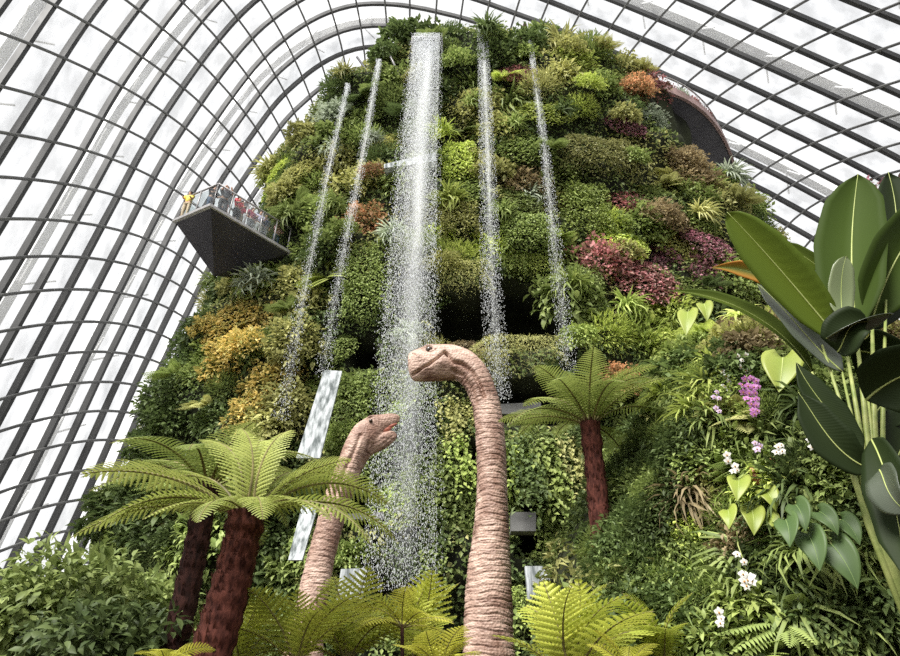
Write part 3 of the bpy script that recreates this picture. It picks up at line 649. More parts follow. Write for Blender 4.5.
def person(P, rz, shirt, trouser, hairc, skin, label, H=1.68, pose='rail', hat=False):
    root = empty('person', P, rz); tag(root, label, 'person', 'visitors on the viewing platform'); k = H/1.7
    arm = {'rail': [(.20, -.10, 1.16), (.16, -.32, 1.12)], 'down': [(.26, .02, 1.12), (.25, -.08, .88)], 'photo': [(.24, -.20, 1.22), (.08, -.30, 1.50)]}[pose]
    def sc_(a): return [tuple(np.array(p)*k) for p in a]
    mir = lambda p: (-p[0], p[1], p[2])
    B = [(0, 0, .92), (0, 0, 1.15), (0, 0, 1.38), (0, -.01, 1.46), (0, -.02, 1.56), (0, -.025, 1.66),
         (.19, 0, 1.40), arm[0], arm[1], mir((.19, 0, 1.40)), mir(arm[0]), mir(arm[1]), (.10, 0, .88), (.11, -.02, .48), (.11, .02, .08), (-.10, 0, .88), (-.11, -.02, .48), (-.11, .02, .08), (.11, -.13, .04), (-.11, -.13, .04), (0, -.115, 1.575)]
    E_ = [(0, 1), (1, 2), (2, 3), (3, 4), (4, 5), (2, 6), (6, 7), (7, 8), (2, 9), (9, 10), (10, 11), (0, 12), (12, 13), (13, 14), (0, 15), (15, 16), (16, 17), (14, 18), (17, 19), (4, 20)]
    R = np.array([.13, .12, .13, .055, .085, .07, .06, .042, .032, .06, .042, .032, .085, .058, .04, .085, .058, .04, .035, .035, .02])*k
    skin_mesh('body', sc_(B), E_, R, skin, root)
    skin_mesh('shirt', sc_([B[0], B[1], B[2], B[6], B[7], B[9], B[10]]), [(0, 1), (1, 2), (2, 3), (3, 4), (2, 5), (5, 6)], np.array([.150, .145, .155, .085, .062, .085, .062])*k, shirt, root)
    skin_mesh('trousers', sc_([(0, 0, .98), B[12], B[13], B[14], B[15], B[16], B[17]]), [(0, 1), (1, 2), (2, 3), (0, 4), (4, 5), (5, 6)], np.array([.14, .105, .078, .06, .105, .078, .06])*k, trouser, root)
    mb = MB(); sphere(mb, np.array([0, .015, 1.625])*k, np.array([.098, .108, .10])*k, 12, 8); mb.build('hat' if hat else 'hair', hairc, root)
    mb = MB()
    for s_ in (-1, 1): sphere(mb, np.array([.032*s_, -.098, 1.60])*k, .012*k, 6, 5)
    mb.build('eyes', skinmat('dark_eye', (.02, .015, .01)), root); return root
SK1, SK2 = skinmat('skin_light', (.55, .33, .23)), skinmat('skin_tan', (.40, .22, .14)); HB, HK = skinmat('black_hair', (.015, .012, .01)), skinmat('brown_hair', (.08, .04, .02))
cl = lambda n, c: skinmat('cloth_'+n, c)
fr = unit(pc_-pb); acr = unit(pa-pb); faceang = math.atan2(fr[1], fr[0])
def on_deck(t, u): return lerp(pb, pc_, t)+acr*u+np.array([0, 0, Zf])
PEOPLE = [
 (.02, 1.75, 'yellow', (.75, .60, .10), 'beige', (.40, .33, .22), HB, SK1, 'person in a yellow top with dark hair at the outer corner of the platform', 'rail'),
 (.10, .75, 'black', (.03, .03, .035), 'denim', (.08, .11, .18), HB, SK1, 'person in black leaning on the platform rail beside the one in yellow', 'rail'),
 (.19, .45, 'charcoal', (.06, .06, .07), 'black', (.03, .03, .035), HB, SK2, 'person in dark grey holding a camera up at the platform rail', 'photo'),
 (.27, .9, 'white', (.75, .74, .72), 'denim', (.08, .11, .18), HB, SK1, 'person in a white shirt standing back from the platform rail', 'down'),
 (.36, .45, 'red', (.70, .04, .06), 'black', (.03, .03, .035), HK, SK1, 'person in a bright red top at the middle of the platform rail', 'rail'),
 (.45, .75, 'crimson', (.55, .03, .08), 'beige', (.40, .33, .22), HB, SK2, 'person in a crimson top just inward of the one in bright red', 'rail'),
 (.55, .5, 'maroon', (.30, .03, .07), 'grey', (.25, .25, .26), HK, SK1, 'person in a maroon top between the red tops and the person in lilac', 'down'),
 (.66, .55, 'lilac', (.50, .46, .62), 'white', (.70, .70, .70), HB, SK1, 'person in a lilac top and white trousers nearer the mountain end', 'rail'),
 (.76, .7, 'navy', (.04, .05, .14), 'grey', (.25, .25, .26), HB, SK2, 'person in a navy top second from the mountain end of the platform', 'down'),
 (.90, .5, 'pink', (.75, .40, .42), 'denim', (.08, .11, .18), HK, SK1, 'person in a pink top at the mountain end of the platform', 'rail')]
for i, (t, u, sn, scol, tn, tcol, hc, sk, lab, pose) in enumerate(PEOPLE):
    person(on_deck(t, u), faceang+RNG.uniform(-.4, .4) if i else faceang-.9, cl(sn, scol), cl(tn, tcol), hc, sk, lab, 1.62+.13*(i % 3), pose)

# ------------------------------------------------------------------ curved walkway near the summit
Zw = 32.0
outer_px = [(648, 88), (668, 93), (685, 99), (701, 109), (714, 123), (724, 139), (731, 155), (737, 172), (741, 190)]
OP = np.array([atZ(x, y, Zw) for x, y in outer_px]); tq = np.linspace(0, 1, len(OP)); t2 = np.linspace(0, 1, 40)
cx_ = [np.polyval(np.polyfit(tq, OP[:, i], 4), t2) for i in range(3)]; OC_ = np.stack(cx_, -1)
inw = unit(np.stack([-(np.gradient(OC_[:, 1])), np.gradient(OC_[:, 0]), 0*t2], -1)); inw *= np.sign(np.sum(inw*(np.array([4, 27, Zw])-OC_), -1, keepdims=True))
walk = empty('curved_walkway', OC_[0]); tag(walk, 'curved aerial walkway with dark soffit and reddish rim near the mountain summit', 'walkway')
def sweep(prof, mat, name, lab=None):
    V = np.stack([OC_-OC_[0]+inw*a+np.array([0, 0, 1.])*b for a, b in prof], 1); n, m = V.shape[:2]; i = np.arange(n-1)[:, None]*m; k = np.arange(m)[None]; k2 = (k+1) % m
    mb = MB(); mb.add(V.reshape(-1, 3), np.stack([i+k, i+k2, i+m+k2, i+m+k], -1)); o = mb.build(name, mat, walk, smooth=False)
    if lab: o['label'] = lab
M_rim = solid('walkway_rim', (.20, .13, .12), (.30, .20, .19), .5, .3, scale=2)
sweep([(.1, .0), (.1, .25), (3.6, .25), (3.6, -.9)], M_char, 'soffit'); sweep([(-.06, -.06), (-.06, .55), (.1, .55), (.1, -.06)], M_rim, 'rim', 'reddish brown rim'); sweep([(1.5, -.18), (1.5, -.42), (1.62, -.42), (1.62, -.18)], M_edge, 'soffit_strip', 'thin pale strip')
sweep([(.0, 1.45), (.0, 1.52), (.07, 1.52), (.07, 1.45)], M_edge, 'handrail')
for i in range(0, 40, 3):
    q = OC_[i]-OC_[0]+inw[i]*.04; mb = MB(); tube(mb, np.array([q+[0, 0, .5], q+[0, 0, 1.47]]), .035, 6); mb.build('railing_post', M_edge, walk)
for i in (2, 6, 10, 14, 19):
    P = OC_[i]+inw[i]*.5+[0, 0, .75]; plant('shrub', 'red' if i != 10 else 'silver', P, unit(-inw[i]+[0, 0, .8]), .62, 'walkway')

# ------------------------------------------------------------------ the two dinosaurs
M_dino = None
def dino_mat():
    m, nt, out = nmat('dinosaur_hide'); b = bsdf(nt, .5, .35)
    c1, f1 = noise_col(nt, (.25, .145, .106), (.57, .410, .332), 2.6, 6, 'Object', .36, .62)
    c2, f2 = noise_col(nt, (.30, .20, .17), (1, 1, 1), 14, 6, 'Object', .30, .52, (.35, .35, 3.2))
    mx = nt.nodes.new('ShaderNodeMix'); mx.data_type = 'RGBA'; mx.blend_type = 'MULTIPLY'; mx.inputs['Factor'].default_value = .95
    nt.links.new(c1, mx.inputs['A']); nt.links.new(c2, mx.inputs['B']); nt.links.new(mx.outputs['Result'], b.inputs['Base Color'])
    bu = nt.nodes.new('ShaderNodeBump'); bu.inputs['Strength'].default_value = .55; bu.inputs['Distance'].default_value = .02
    no = nt.nodes.new('ShaderNodeTexVoronoi'); no.inputs['Scale'].default_value = 26; tc = nt.nodes.new('ShaderNodeTexCoord'); nt.links.new(tc.outputs['Object'], no.inputs['Vector'])
    ad = nt.nodes.new('ShaderNodeMath'); ad.operation = 'ADD'; nt.links.new(f2, ad.inputs[0]); nt.links.new(no.outputs['Distance'], ad.inputs[1])
    nt.links.new(ad.outputs[0], bu.inputs['Height']); nt.links.new(bu.outputs[0], b.inputs['Normal']); nt.links.new(b.outputs[0], out.inputs[0]); return m
M_dino = dino_mat()
M_mouth = solid('mouth_flesh', (.42, .14, .10), (.55, .22, .16), .45, .4, scale=12)
M_eye = solid('dark_eye_gloss', (.03, .018, .01), (.06, .03, .012), .12, .6, scale=30)
M_tooth = solid('ivory_teeth', (.62, .55, .42), (.74, .68, .55), .4, .4, scale=30)
def nrm2(a, k=3):
    for _ in range(k): a = np.r_[a[:1], (a[:-2]+2*a[1:-1]+a[2:])/4, a[-1:]]
    return a
def loft(stations, Y, depth, nseg=96, step=.012, foot=None):
    """stations: outline of the animal in its own vertical plane: centre x, y and half height across, (depth ratio)"""
    c = np.array([at(x, y, Y) for x, y, *_ in stations]); r = np.array([s[2]*mpp(s[0], s[1], Y) for s in stations]); dp = np.array([s[3] if len(s) > 3 else depth for s in stations])
    if foot is not None: c = np.r_[[foot[0]], c]; r = np.r_[foot[1], r]; dp = np.r_[depth, dp]
    s = np.r_[0, np.cumsum(np.linalg.norm(np.diff(c, axis=0), axis=1))]; n = int(s[-1]/step); q = np.linspace(0, s[-1], n)
    def catmull(a):
        m = np.zeros_like(a); m[1:-1] = (a[2:]-a[:-2])/((s[2:]-s[:-2])[:, None] if a.ndim > 1 else (s[2:]-s[:-2])); m[0] = (a[1]-a[0])/(s[1]-s[0]); m[-1] = (a[-1]-a[-2])/(s[-1]-s[-2])
        i = np.clip(np.searchsorted(s, q, 'right')-1, 0, len(s)-2); h = s[i+1]-s[i]; t = (q-s[i])/h
        if a.ndim > 1: t = t[:, None]; h = h[:, None]
        return (2*t**3-3*t**2+1)*a[i]+(t**3-2*t**2+t)*h*m[i]+(-2*t**3+3*t**2)*a[i+1]+(t**3-t**2)*h*m[i+1]
    C = catmull(c); R = np.maximum(catmull(r), .004); D = catmull(dp)
    T = unit(np.gradient(C, axis=0)); B = np.array([0, 1., 0]); A = np.cross(B, T)    # A across, in the plane; B = depth
    return C, R, D, T, A, q
def hide(C, R, D, T, A, q, nseg, wr, lam, s_head, seedv):
    th = np.arange(nseg)/nseg*2*PI; ca, sa = np.cos(th)[None], np.sin(th)[None]; Q = q[:, None]
    warp = .42*np.sin(th*1+Q*1.7+seedv)[...]+.25*np.sin(th*2-Q*3.1+1)+.12*np.sin(th*5+Q*6)
    ph = Q/lam+warp*.6+.5*np.sin(Q*2.3)
    fr_ = ph-np.floor(ph); gr = np.exp(-((fr_-.5)/.10)**2)*(.70+.30*np.sin(th*3+np.floor(ph)*2.4))
    fr2 = ph*2.3+.4*np.sin(th*4+Q*2); fr2 -= np.floor(fr2); gr2 = np.exp(-((fr2-.5)/.13)**2)*.42
    fade = np.clip((s_head-Q)/.5, .12, 1)
    disp = -(gr+gr2)*wr*fade+.010*np.sin(th*9+Q*15)*fade*.4+.02*np.sin(th*2+Q*1.3)
    Rr = R[:, None]+disp
    V = C[:, None]+A[:, None]*(Rr*ca)[..., None]+np.array([0, 1., 0])*(Rr*sa*D[:, None])[..., None]
    return V
def to_mesh(V, mats):
    n, m = V.shape[:2]; i = np.arange(n-1)[:, None]*m; k = np.arange(m)[None]; k2 = (k+1) % m
    mb = MB(); Q = np.stack([i+k, i+k2, i+m+k2, i+m+k], -1).reshape(-1, 4); W = V.reshape(-1, 3); c0 = n*m
    W = np.concatenate([W, V[0].mean(0)[None], V[-1].mean(0)[None]])
    T = [(c0, (a+1) % m, a) for a in range(m)]+[(c0+1, (n-1)*m+a, (n-1)*m+(a+1) % m) for a in range(m)]
    mb.add(W, Q, T); return mb
def groove(V, Y, line, depth, width, side=-1):
    """press a line into the near flank: line in the animal's own plane"""
    P = V[..., [0, 2]]; L = np.array([at(x, y, Y)[[0, 2]] for x, y in line]); d = np.full(P.shape[:2], 9.)
    for a, b in zip(L[:-1], L[1:]):
        ab = b-a; t = np.clip(((P-a)@ab)/(ab@ab), 0, 1); d = np.minimum(d, np.linalg.norm(P-(a+t[..., None]*ab), axis=-1))
    k = np.exp(-(d/width)**2)*depth; cy = Y
    V[..., 1] -= np.sign(V[..., 1]-cy)*k*np.clip(np.abs(V[..., 1]-cy)/.12, 0, 1)
def bulge(V, Y, x, y, r, h, ry=None):
    c = at(x, y, Y)[[0, 2]]; d = np.hypot((V[..., 0]-c[0])/r, (V[..., 2]-c[1])/(ry or r)); V[..., 1] += np.sign(V[..., 1]-Y)*np.exp(-d*d)*h*np.clip(np.abs(V[..., 1]-Y)/.1, 0, 1)
# tall one, looking towards the viewing platform
YD = 10.0; mp = mpp(440, 365, YD)
st = [(489, 652, 25), (488.5, 610, 23.4), (489, 570, 21.5), (491, 536, 19), (492, 490, 16.6), (491, 447, 15.6), (488, 415, 14.2), (483, 394, 13.6), (474, 376, 14.6), (463, 365.5, 16.2, .8), (452, 362.5, 18, .74), (441, 362.5, 18.6, .72), (430, 363.6, 18.4, .66), (421, 365.2, 17.2, .62), (414.5, 366.6, 15.6, .60), (411, 367.2, 13.4, .58), (409, 367.5, 9, .6), (408.2, 367.6, 2, .6)]
C, R, D, T, A, q = loft(st, YD, .92, foot=(np.array([at(489, 652, YD)[0]+.05, YD, BED-.3]), .56))
sh = q[-1]-.95
V = hide(C, R, D, T, A, q, 128, .021, .092, sh, .3)
groove(V, YD, [(409, 377.5), (414, 376.5), (422, 372.5), (430, 369), (438, 364), (445, 357.5), (447, 360)], .075, .022)          # mouth line
groove(V, YD, [(446, 359), (452, 367), (462, 369), (473, 378), (480, 391), (484, 402)], .075, .032)                   # fold from the jaw down the neck
groove(V, YD, [(452, 374), (463, 379), (471, 391), (476, 406)], .060, .026)
groove(V, YD, [(413, 357), (415.5, 360)], .035, .014)                                                                 # nostril
bulge(V, YD, 429, 349, .11, .055, .035); bulge(V, YD, 423, 372.5, .12, .02, .03); groove(V, YD, [(423, 352), (426, 356), (432, 357.5), (436, 355)], .03, .02); bulge(V, YD, 440, 369, .12, .035, .09); bulge(V, YD, 418, 360, .08, .02); groove(V, YD, [(427, 353.5), (432, 353.5)], .03, .03)
rt = empty('sauropod_dinosaur', (C[0][0], YD, BED)); tag(rt, 'taller long-necked dinosaur model with closed mouth, in front of the waterfalls', 'dinosaur')
off = np.array([C[0][0], YD, BED])
to_mesh(V-off, M_dino).build('body', M_dino, rt)
for s_ in (-1, 1):
    mb = MB(); sphere(mb, [0, 0, 0], .070, 16, 12); mb.build('eye', M_eye, rt, loc=at(429.5, 353.8, YD)+np.array([0, s_*.130, 0])-off)
# smaller one, mouth open, looking the other way
YL = 11.0
st = [(311, 606, 15), (315, 585, 15), (320, 562, 14.8), (327, 535, 14.6), (335, 506, 14.4), (344, 481, 13.6), (352, 461, 13.2), (360, 446, 14.6), (368, 434.5, 15.0, .8), (376, 426.6, 11.6, .76), (384, 422.6, 8.2, .72), (391, 420.0, 6.0, .70), (396.5, 419.2, 4.2, .70), (399.8, 419.6, 1.2, .7)]
C, R, D, T, A, q = loft(st, YL, .92, step=.014, foot=(np.array([at(300, 640, YL)[0], YL, BED-.3]), .40))
V = hide(C, R, D, T, A, q, 112, .020, .097, q[-1]-.85, 1.7)
groove(V, YL, [(370, 446), (366, 458), (360, 470), (352, 490)], .035, .022); groove(V, YL, [(362, 440), (356, 455), (347, 474), (338, 498)], .04, .03); bulge(V, YL, 371, 419, .08, .05, .05); groove(V, YL, [(369, 421.5), (372, 420.5)], .04, .024); groove(V, YL, [(393, 416.5), (395, 417)], .025, .012)
off = np.array([C[0][0], YL, BED]); rt = empty('sauropod_dinosaur', off); tag(rt, 'smaller long-necked dinosaur model with its mouth open, beside the widest waterfall', 'dinosaur')
# lower jaw grows out of the skull: its loft is joined to the body mesh and both are fused into one skin
stj = [(364, 446, 11, .8), (372, 444.2, 9.2, .80), (380, 442, 7.4, .84), (388, 438.2, 5.8, .9), (393, 435.2, 4.2, .9), (396, 433.2, 1.0, .9)]
Cj, Rj, Dj, Tj, Aj, qj = loft(stj, YL, .8, step=.014); Vj = hide(Cj, Rj, Dj, Tj, Aj, qj, 64, .006, .1, 9, .4)
mb = to_mesh(V-off, M_dino); m2 = to_mesh(Vj-off, M_dino); mb.add(np.concatenate(m2.V), np.concatenate(m2.Q), np.concatenate(m2.T))
ob = mb.build('body', M_dino, rt); rm = ob.modifiers.new('fuse', 'REMESH'); rm.mode = 'VOXEL'; rm.voxel_size = .0135; rm.use_smooth_shade = True
dg = bpy.context.evaluated_depsgraph_get(); me2 = bpy.data.meshes.new_from_object(ob.evaluated_get(dg)); ob.modifiers.clear(); ob.data = me2; me2.materials.clear(); me2.materials.append(M_dino)
for s_ in (-1, 1):
    mb = MB(); sphere(mb, [0, 0, 0], .036, 16, 12); mb.build('eye', M_eye, rt, loc=at(371.8, 425.0, YL)+np.array([0, s_*.186, 0])-off)
mb = MB(); tp = np.array([at(x, y, YL) for x, y in [(374, 435), (381, 431.5), (387, 429), (392, 427.5)]])-off; tube(mb, tp, [.07, .07, .055, .02], 12, squash=.9); mb.build('tongue', M_mouth, rt)
mb = MB(); tp = np.array([at(x, y, YL) for x, y in [(378, 432), (385, 428.5), (392, 425.5), (397, 423.5)]])-off; tube(mb, tp, [.06, .05, .04, .02], 12, squash=1.0); mb.build('palate', M_mouth, rt)

# ------------------------------------------------------------------ tree ferns and ground ferns
def frond_mesh(L, rise, fall, npin=30, plen=.30, c0=.5, mats=None, teeth=9, gap=.62, sag=.28):
    """one frond along +X: rise and fall are its slopes (radians) at the base and at the tip"""
    k = npin; t = np.linspace(0, 1, k+4); sl = rise+(fall-rise)*t**1.2; ds = L/(k+3)
    P = np.stack([np.cumsum(np.cos(sl))*ds, .05*L*np.sin(t*2.2+c0*6), np.cumsum(np.sin(sl))*ds], -1); P -= P[0]
    mb = MB(); tube(mb, P, np.linspace(.014, .003, len(P))*max(L, .8), 6, .5, 1)
    T = unit(np.gradient(P, axis=0)); up = unit(np.cross(T, [0, 1., 0])*-1); up *= np.sign(up[:, 2:3]+1e-6)
    for i in range(3, k+3):
        u = (i-3)/(k-1); pl = plen*L*math.sin(min(PI, .42+u*2.62))**.85*RNG.uniform(.9, 1.08)
        for sgn in (1, -1):
            S = np.array([0, sgn, 0.])+T[i]*(.28+.35*u)+up[i]*.16; S = unit(S)
            m = 2*teeth+1; s = np.linspace(0, 1, m); B = P[i]+S*(s[:, None]*pl)-up[i]*(s[:, None]**2*pl*sag); n_ = up[i]
            fw = unit(np.cross(n_, S))*sgn; fw = fw if np.dot(fw, T[i]) > 0 else -fw
            hw = ds*gap*.5*np.clip(1.15-s, 0, 1)**.6*np.where(np.arange(m) % 2 == 1, 1.0, .45); hw[0] *= .5; hw[-1] = 0
            c = np.clip(c0+RNG.normal()*.14, 0, 1); a_ = B+fw*hw[:, None]+S*(hw*.5)[:, None]-n_*(hw*.35)[:, None]; b_ = B-fw*hw[:, None]+S*(hw*.5)[:, None]-n_*(hw*.35)[:, None]
            V = np.stack([a_, B, b_], 1).reshape(-1, 3); q = np.arange(m-1)*3
            mb.add(V, np.concatenate([np.stack([q, q+1, q+4, q+3], -1), np.stack([q+1, q+2, q+5, q+4], -1)]), None, c)
    return mb.mesh('frond', mats, False)
M_fr = leafmat('tree_fern_frond', (.200, .250, .045), (.430, .470, .130), .5, .35, .3, .12)
M_frd = leafmat('tree_fern_frond_deep', (.130, .180, .036), (.320, .370, .100), .5, .35, .3, .12)
M_frl = leafmat('ground_fern_frond', (.280, .350, .045), (.540, .560, .100), .5, .38, .3, .18)
FRM = [frond_mesh(1.0, r, f, 27, .22, c, [M_fr, M_rachis], 8, .92) for r, f, c in ((.75, -.75, .5), (.45, -.9, .35), (1.0, -.35, .7), (.25, -.7, .45), (.6, -.25, .85))]
GRM = [frond_mesh(1.0, r, f, 15, .30, c, [M_frl, M_rachis], 8, .95, .2) for r, f, c in ((1.0, -.3, .5), (.7, -.6, .3), (1.25, .1, .8), (.4, -.5, .6))]
def trunk(root, base, top, r0, r1, mat, nk=420):
    t = np.linspace(0, 1, 60); bend = np.sin(t*PI)[:, None]*np.array([.04, 0, 0]); P = base+(top-base)*t[:, None]+bend; R = lerp(r0, r1, t)*(1+.05*np.sin(t*70))
    R[-6:] *= 1.12; mb = MB(); tube(mb, P, R, 22)
    # stubs of old frond bases all over the trunk
    tt = RNG.random(nk); a = RNG.random(nk)*2*PI; Pq = np.stack([np.interp(tt, t, P[:, i]) for i in range(3)], -1); rr = lerp(r0, r1, tt)
    d = np.stack([np.cos(a), np.sin(a), np.zeros(nk)], -1); leaves(mb, Pq+d*rr[:, None]*.9, unit(d*.55+[0, 0, 1.0]), -d, RNG.uniform(.05, .10, nk), .035, SH_LANCE, fold=-.3)
    return mb.build('trunk', mat, root)
def tree_fern(px, py, Y, bx, by, r0, r1, mat, label, fronds, L, meshes=FRM, matset=None, extra=None):
    top = at(px, py, Y); b = at(bx, by, Y); dz = top-b; base = b+dz*((BED-b[2])/dz[2]); root = empty('tree_fern', base); tag(root, label, 'tree fern')
    trunk(root, base*0, top-base, r0, r1, mat)
    for (az, el, s, m) in fronds:
        o = link('frond', meshes[m], root); o.location = (top-base)+np.array([math.cos(az)*r1*.5, math.sin(az)*r1*.5, 0]); o.rotation_euler = (RNG.uniform(-.25, .25), el, az); o.scale = (L*s,)*3
        if matset: setmat(o, matset)
    mb = MB(); k = 24; a = RNG.random(k)*2*PI; d = np.stack([np.cos(a)*.5, np.sin(a)*.5, RNG.uniform(.6, 1.2, k)], -1)
    leaves(mb, d*.04, d, [0, 0, 1], RNG.uniform(.10, .22, k), .03, SH_LANCE); mb.build('young_crown', M_rachis, root, loc=top-base-np.array([0, 0, .04])); return root
def ring(n, e0, e1, s0=.85, s1=1.1, ph=0.0, ms=(0, 1, 2, 3, 4)):
    return [(ph+2*PI*i/n+RNG.uniform(-.12, .12), RNG.uniform(e0, e1), RNG.uniform(s0, s1), random.choice(ms)) for i in range(n)]
R_ = math.radians
# main crown: fronds set by compass bearing (0 = towards the banana plant, 180 = towards the dome wall)
fr1 = [(R_(a), e, s, m) for a, e, s, m in [(178, -.02, 1.12, 4), (163, -.25, .95, 0), (140, -.45, .95, 2), (118, -.55, .9, 2), (95, -.6, .95, 2), (75, -.45, 1.0, 0), (52, -.4, 1.0, 0), (28, -.15, 1.0, 0), (8, .0, .98, 1), (-12, .1, .9, 1), (-35, .05, .8, 3), (-60, .15, .62, 1), (-95, .2, .6, 1), (-125, .1, .65, 3), (-150, .05, .85, 1), (-168, .0, 1.0, 3), (200, .25, .8, 0), (60, -.85, .8, 2), (130, -.9, .75, 2), (20, -.5, .8, 4)]]
tree_fern(247, 514, 5.8, 208, 650, .185, .150, M_bark, 'front tree fern with reddish leaning trunk and wide yellow-green crown near the dome wall', fr1, 1.45)
tree_fern(207, 488, 7.4, 172, 640, .150, .125, M_barkd, 'darker slimmer tree fern leaning just behind the front one, crown overlapping it', ring(14, -.25, .12, .8, 1.05, .4), 1.45, FRM, M_frd)
fr2 = ring(17, -.35, .05, .85, 1.1, .2)+ring(6, -.9, -.6, .6, .8, .5, (2, 4))
tree_fern(590, 424, 8.0, 606, 640, .150, .120, M_bark, 'tree fern with straight reddish trunk on the far side of the tall dinosaur neck', fr2, 1.32, FRM, M_frd)
def ground_fern(px, py, Y, L, label, n=11, e0=-.5, e1=.1, mat=None):
    P = at(px, py, Y); root = empty('ground_fern', P); tag(root, label, 'fern')
    for (az, el, s, m) in ring(n, e0, e1, .75, 1.1, RNG.random(), (0, 1, 2, 3)):
        o = link('frond', GRM[m], root); o.rotation_euler = (RNG.uniform(-.3, .3), el, az); o.scale = (L*s,)*3
        if mat: setmat(o, mat)
    mb = MB(); tube(mb, np.array([[0, 0, BED-P[2]-.05], [0.02, 0, (BED-P[2])*.5], [0, 0, .03]]), [.022, .018, .016], 8); mb.build('rootstock', M_barkd, root)
M_fry = leafmat('golden_fern_frond', (.36, .38, .04), (.62, .60, .10), .5, .4, .3, .12)
ground_fern(296, 668, 6.2, .85, 'yellowish ground fern at the foot of the smaller dinosaur', 12, -.95, -.2)
ground_fern(346, 664, 7.0, .90, 'green ground fern between the smaller dinosaur and the golden flat-topped fern', 12, -.9, -.15)
ground_fern(402, 628, 6.4, .62, 'golden flat-topped fern just beside the tall dinosaur neck', 11, -.12, .12, M_fry)
ground_fern(414, 668, 7.4, .95, 'tall bright green fern touching the tall dinosaur neck on the side it faces', 12, -1.05, -.3)
ground_fern(572, 690, 6.0, 1.05, 'large upright fern with coarse fronds behind the tall dinosaur neck', 13, -1.1, -.3)
ground_fern(612, 690, 6.4, .80, 'large green fern in front of the straight reddish tree fern trunk', 12, -.9, -.1)
ground_fern(664, 668, 6.3, .72, 'feathery fern between the straight tree fern trunk and the planted mound', 12, -.8, 0)
ground_fern(240, 668, 6.6, .70, 'small fern between front leaning trunk and the smaller dinosaur neck', 11, -.8, -.1)
ground_fern(440, 678, 5.6, .50, 'small lime fern lowest beside the foot of the tall dinosaur neck', 11, -.6, .0, M_fry)
ground_fern(628, 676, 5.4, .38, 'small golden fern low in front of the straight tree fern trunk', 10, -.3, .1, M_fry)
ground_fern(165, 668, 5.5, .38, 'small golden fern low beside the front leaning trunk', 9, -.4, .1, M_fry)

# ------------------------------------------------------------------ shrubs by the dome wall
def shrub(px, py, Y, rx, rz, c, label, L=.16, n=2600, name='leafy_shrub', sr=1.0):
    P = at(px, py, Y); root = empty(name, (P[0], P[1], BED)); tag(root, label, 'shrub'); h = P[2]-BED
    mb = MB()
    for i in range(7):
        a = RNG.random()*2*PI; tip = np.array([math.cos(a)*rx*.5, math.sin(a)*rx*.5, h+rz*RNG.uniform(-.1, .5)]); tube(mb, np.array([[0, 0, -.1], tip*[.35, .35, .55], tip]), np.array([.05, .035, .012])*sr, 7)
    mb.build('stem', M_stem, root)
    d = rdir(n, -.5); n = len(d); lob = 1+.22*np.sin(d[:, 0]*6+1)*np.sin(d[:, 1]*5)+.15*np.sin(d[:, 2]*9+d[:, 0]*4); r = RNG.uniform(.55, 1.02, n)*lob
    Q = d*r[:, None]*np.array([rx, rx, rz])+[0, 0, h]; l = L*RNG.uniform(.7, 1.3, n); mb = MB()
    leaves(mb, Q, unit(d*.6+RNG.normal(size=(n, 3))*.6+[0, 0, -.2]), unit(d*.4+[0, 0, .9]+RNG.normal(size=(n, 3))*.35), l, l*.45, SH_OVAL, curl=.25); mb.build('foliage', LM[c], root); return root
shrub(58, 625, 9.5, 1.15, .95, 'mid', 'rounded green shrub lowest against the glass wall, largest of the three there', .17, 3600)
shrub(8, 640, 9.0, .75, .75, 'mid', 'mid-green shrub cut by the picture edge against the glass wall', .15, 2400)
shrub(128, 632, 10.2, .95, .75, 'mid', 'mid-green shrub between the largest rounded shrub and the leaning tree fern trunks', .16, 3000)
shrub(100, 664, 7.4, .85, .55, 'deep', 'low dark shrub in front of the rounded one at the glass wall', .14, 2600)
shrub(885, 222, 11.5, .9, 1.0, 'plum', 'small purple-leaved tree top showing behind the banana plant', .15, 2000, 'small_tree', 2.0)

# ------------------------------------------------------------------ planted mound
MZ = np.array([0, 2.6, 5.0, 6.3, 7.0, 7.35]); MR = np.array([4.8, 3.95, 2.75, 1.85, 1.0, .25]); MC = np.array([5.15, 9.1])
def mound_pt(a, z): 
    r = np.interp(z, MZ, MR)+.18*np.sin(a*5+z*1.3)+.12*np.sin(a*11-z*2.1)
    return np.stack([MC[0]+r*np.cos(a), MC[1]+r*np.sin(a), z], -1)
A_, Zq = np.meshgrid(np.linspace(0, 2*PI, 97)[:-1], np.linspace(0, 7.35, 50)); MP = mound_pt(A_, Zq)
ii = np.arange(49)[:, None]*96; kk = np.arange(96)[None]; kk2 = (kk+1) % 96; MQ = np.stack([ii+kk, ii+kk2, ii+96+kk2, ii+96+kk], -1).reshape(-1, 4)
mb = MB(); mb.add(MP.reshape(-1, 3), MQ); mb.add(np.concatenate([MP[-1], [[MC[0], MC[1], 7.4]]]), None, [(q, (q+1) % 96, 96) for q in range(96)])
tag(mb.build('planter_mound', M_core), kind='structure')
MV = MP.reshape(-1, 3); MBVH = BVHTree.FromPolygons([Vector(v) for v in MV], [tuple(int(a) for a in q) for q in MQ])
def hit_mnd(x, y):
    h = MBVH.ray_cast(OC, Vector(ray(x, y)).normalized(), 60); return np.array(h[0]) if h[0] is not None else None
def mound_n(P): return unit(np.array([P[0]-MC[0], P[1]-MC[1], .9+.5*max(0, P[2]-5)]))
NL2 = 26000; a2 = RNG.uniform(PI*.85, 2*PI*1.02, NL2); z2 = 7.3*RNG.random(NL2)**.8; P2 = mound_pt(a2, z2); N2 = unit(np.stack([np.cos(a2), np.sin(a2), np.full(NL2, .4)], -1))
Dd = unit(N2*.6+RNG.normal(size=(NL2, 3))*.6+[0, 0, -.5]); Nu = unit(N2*.5+[0, 0, .9]+RNG.normal(size=(NL2, 3))*.3)
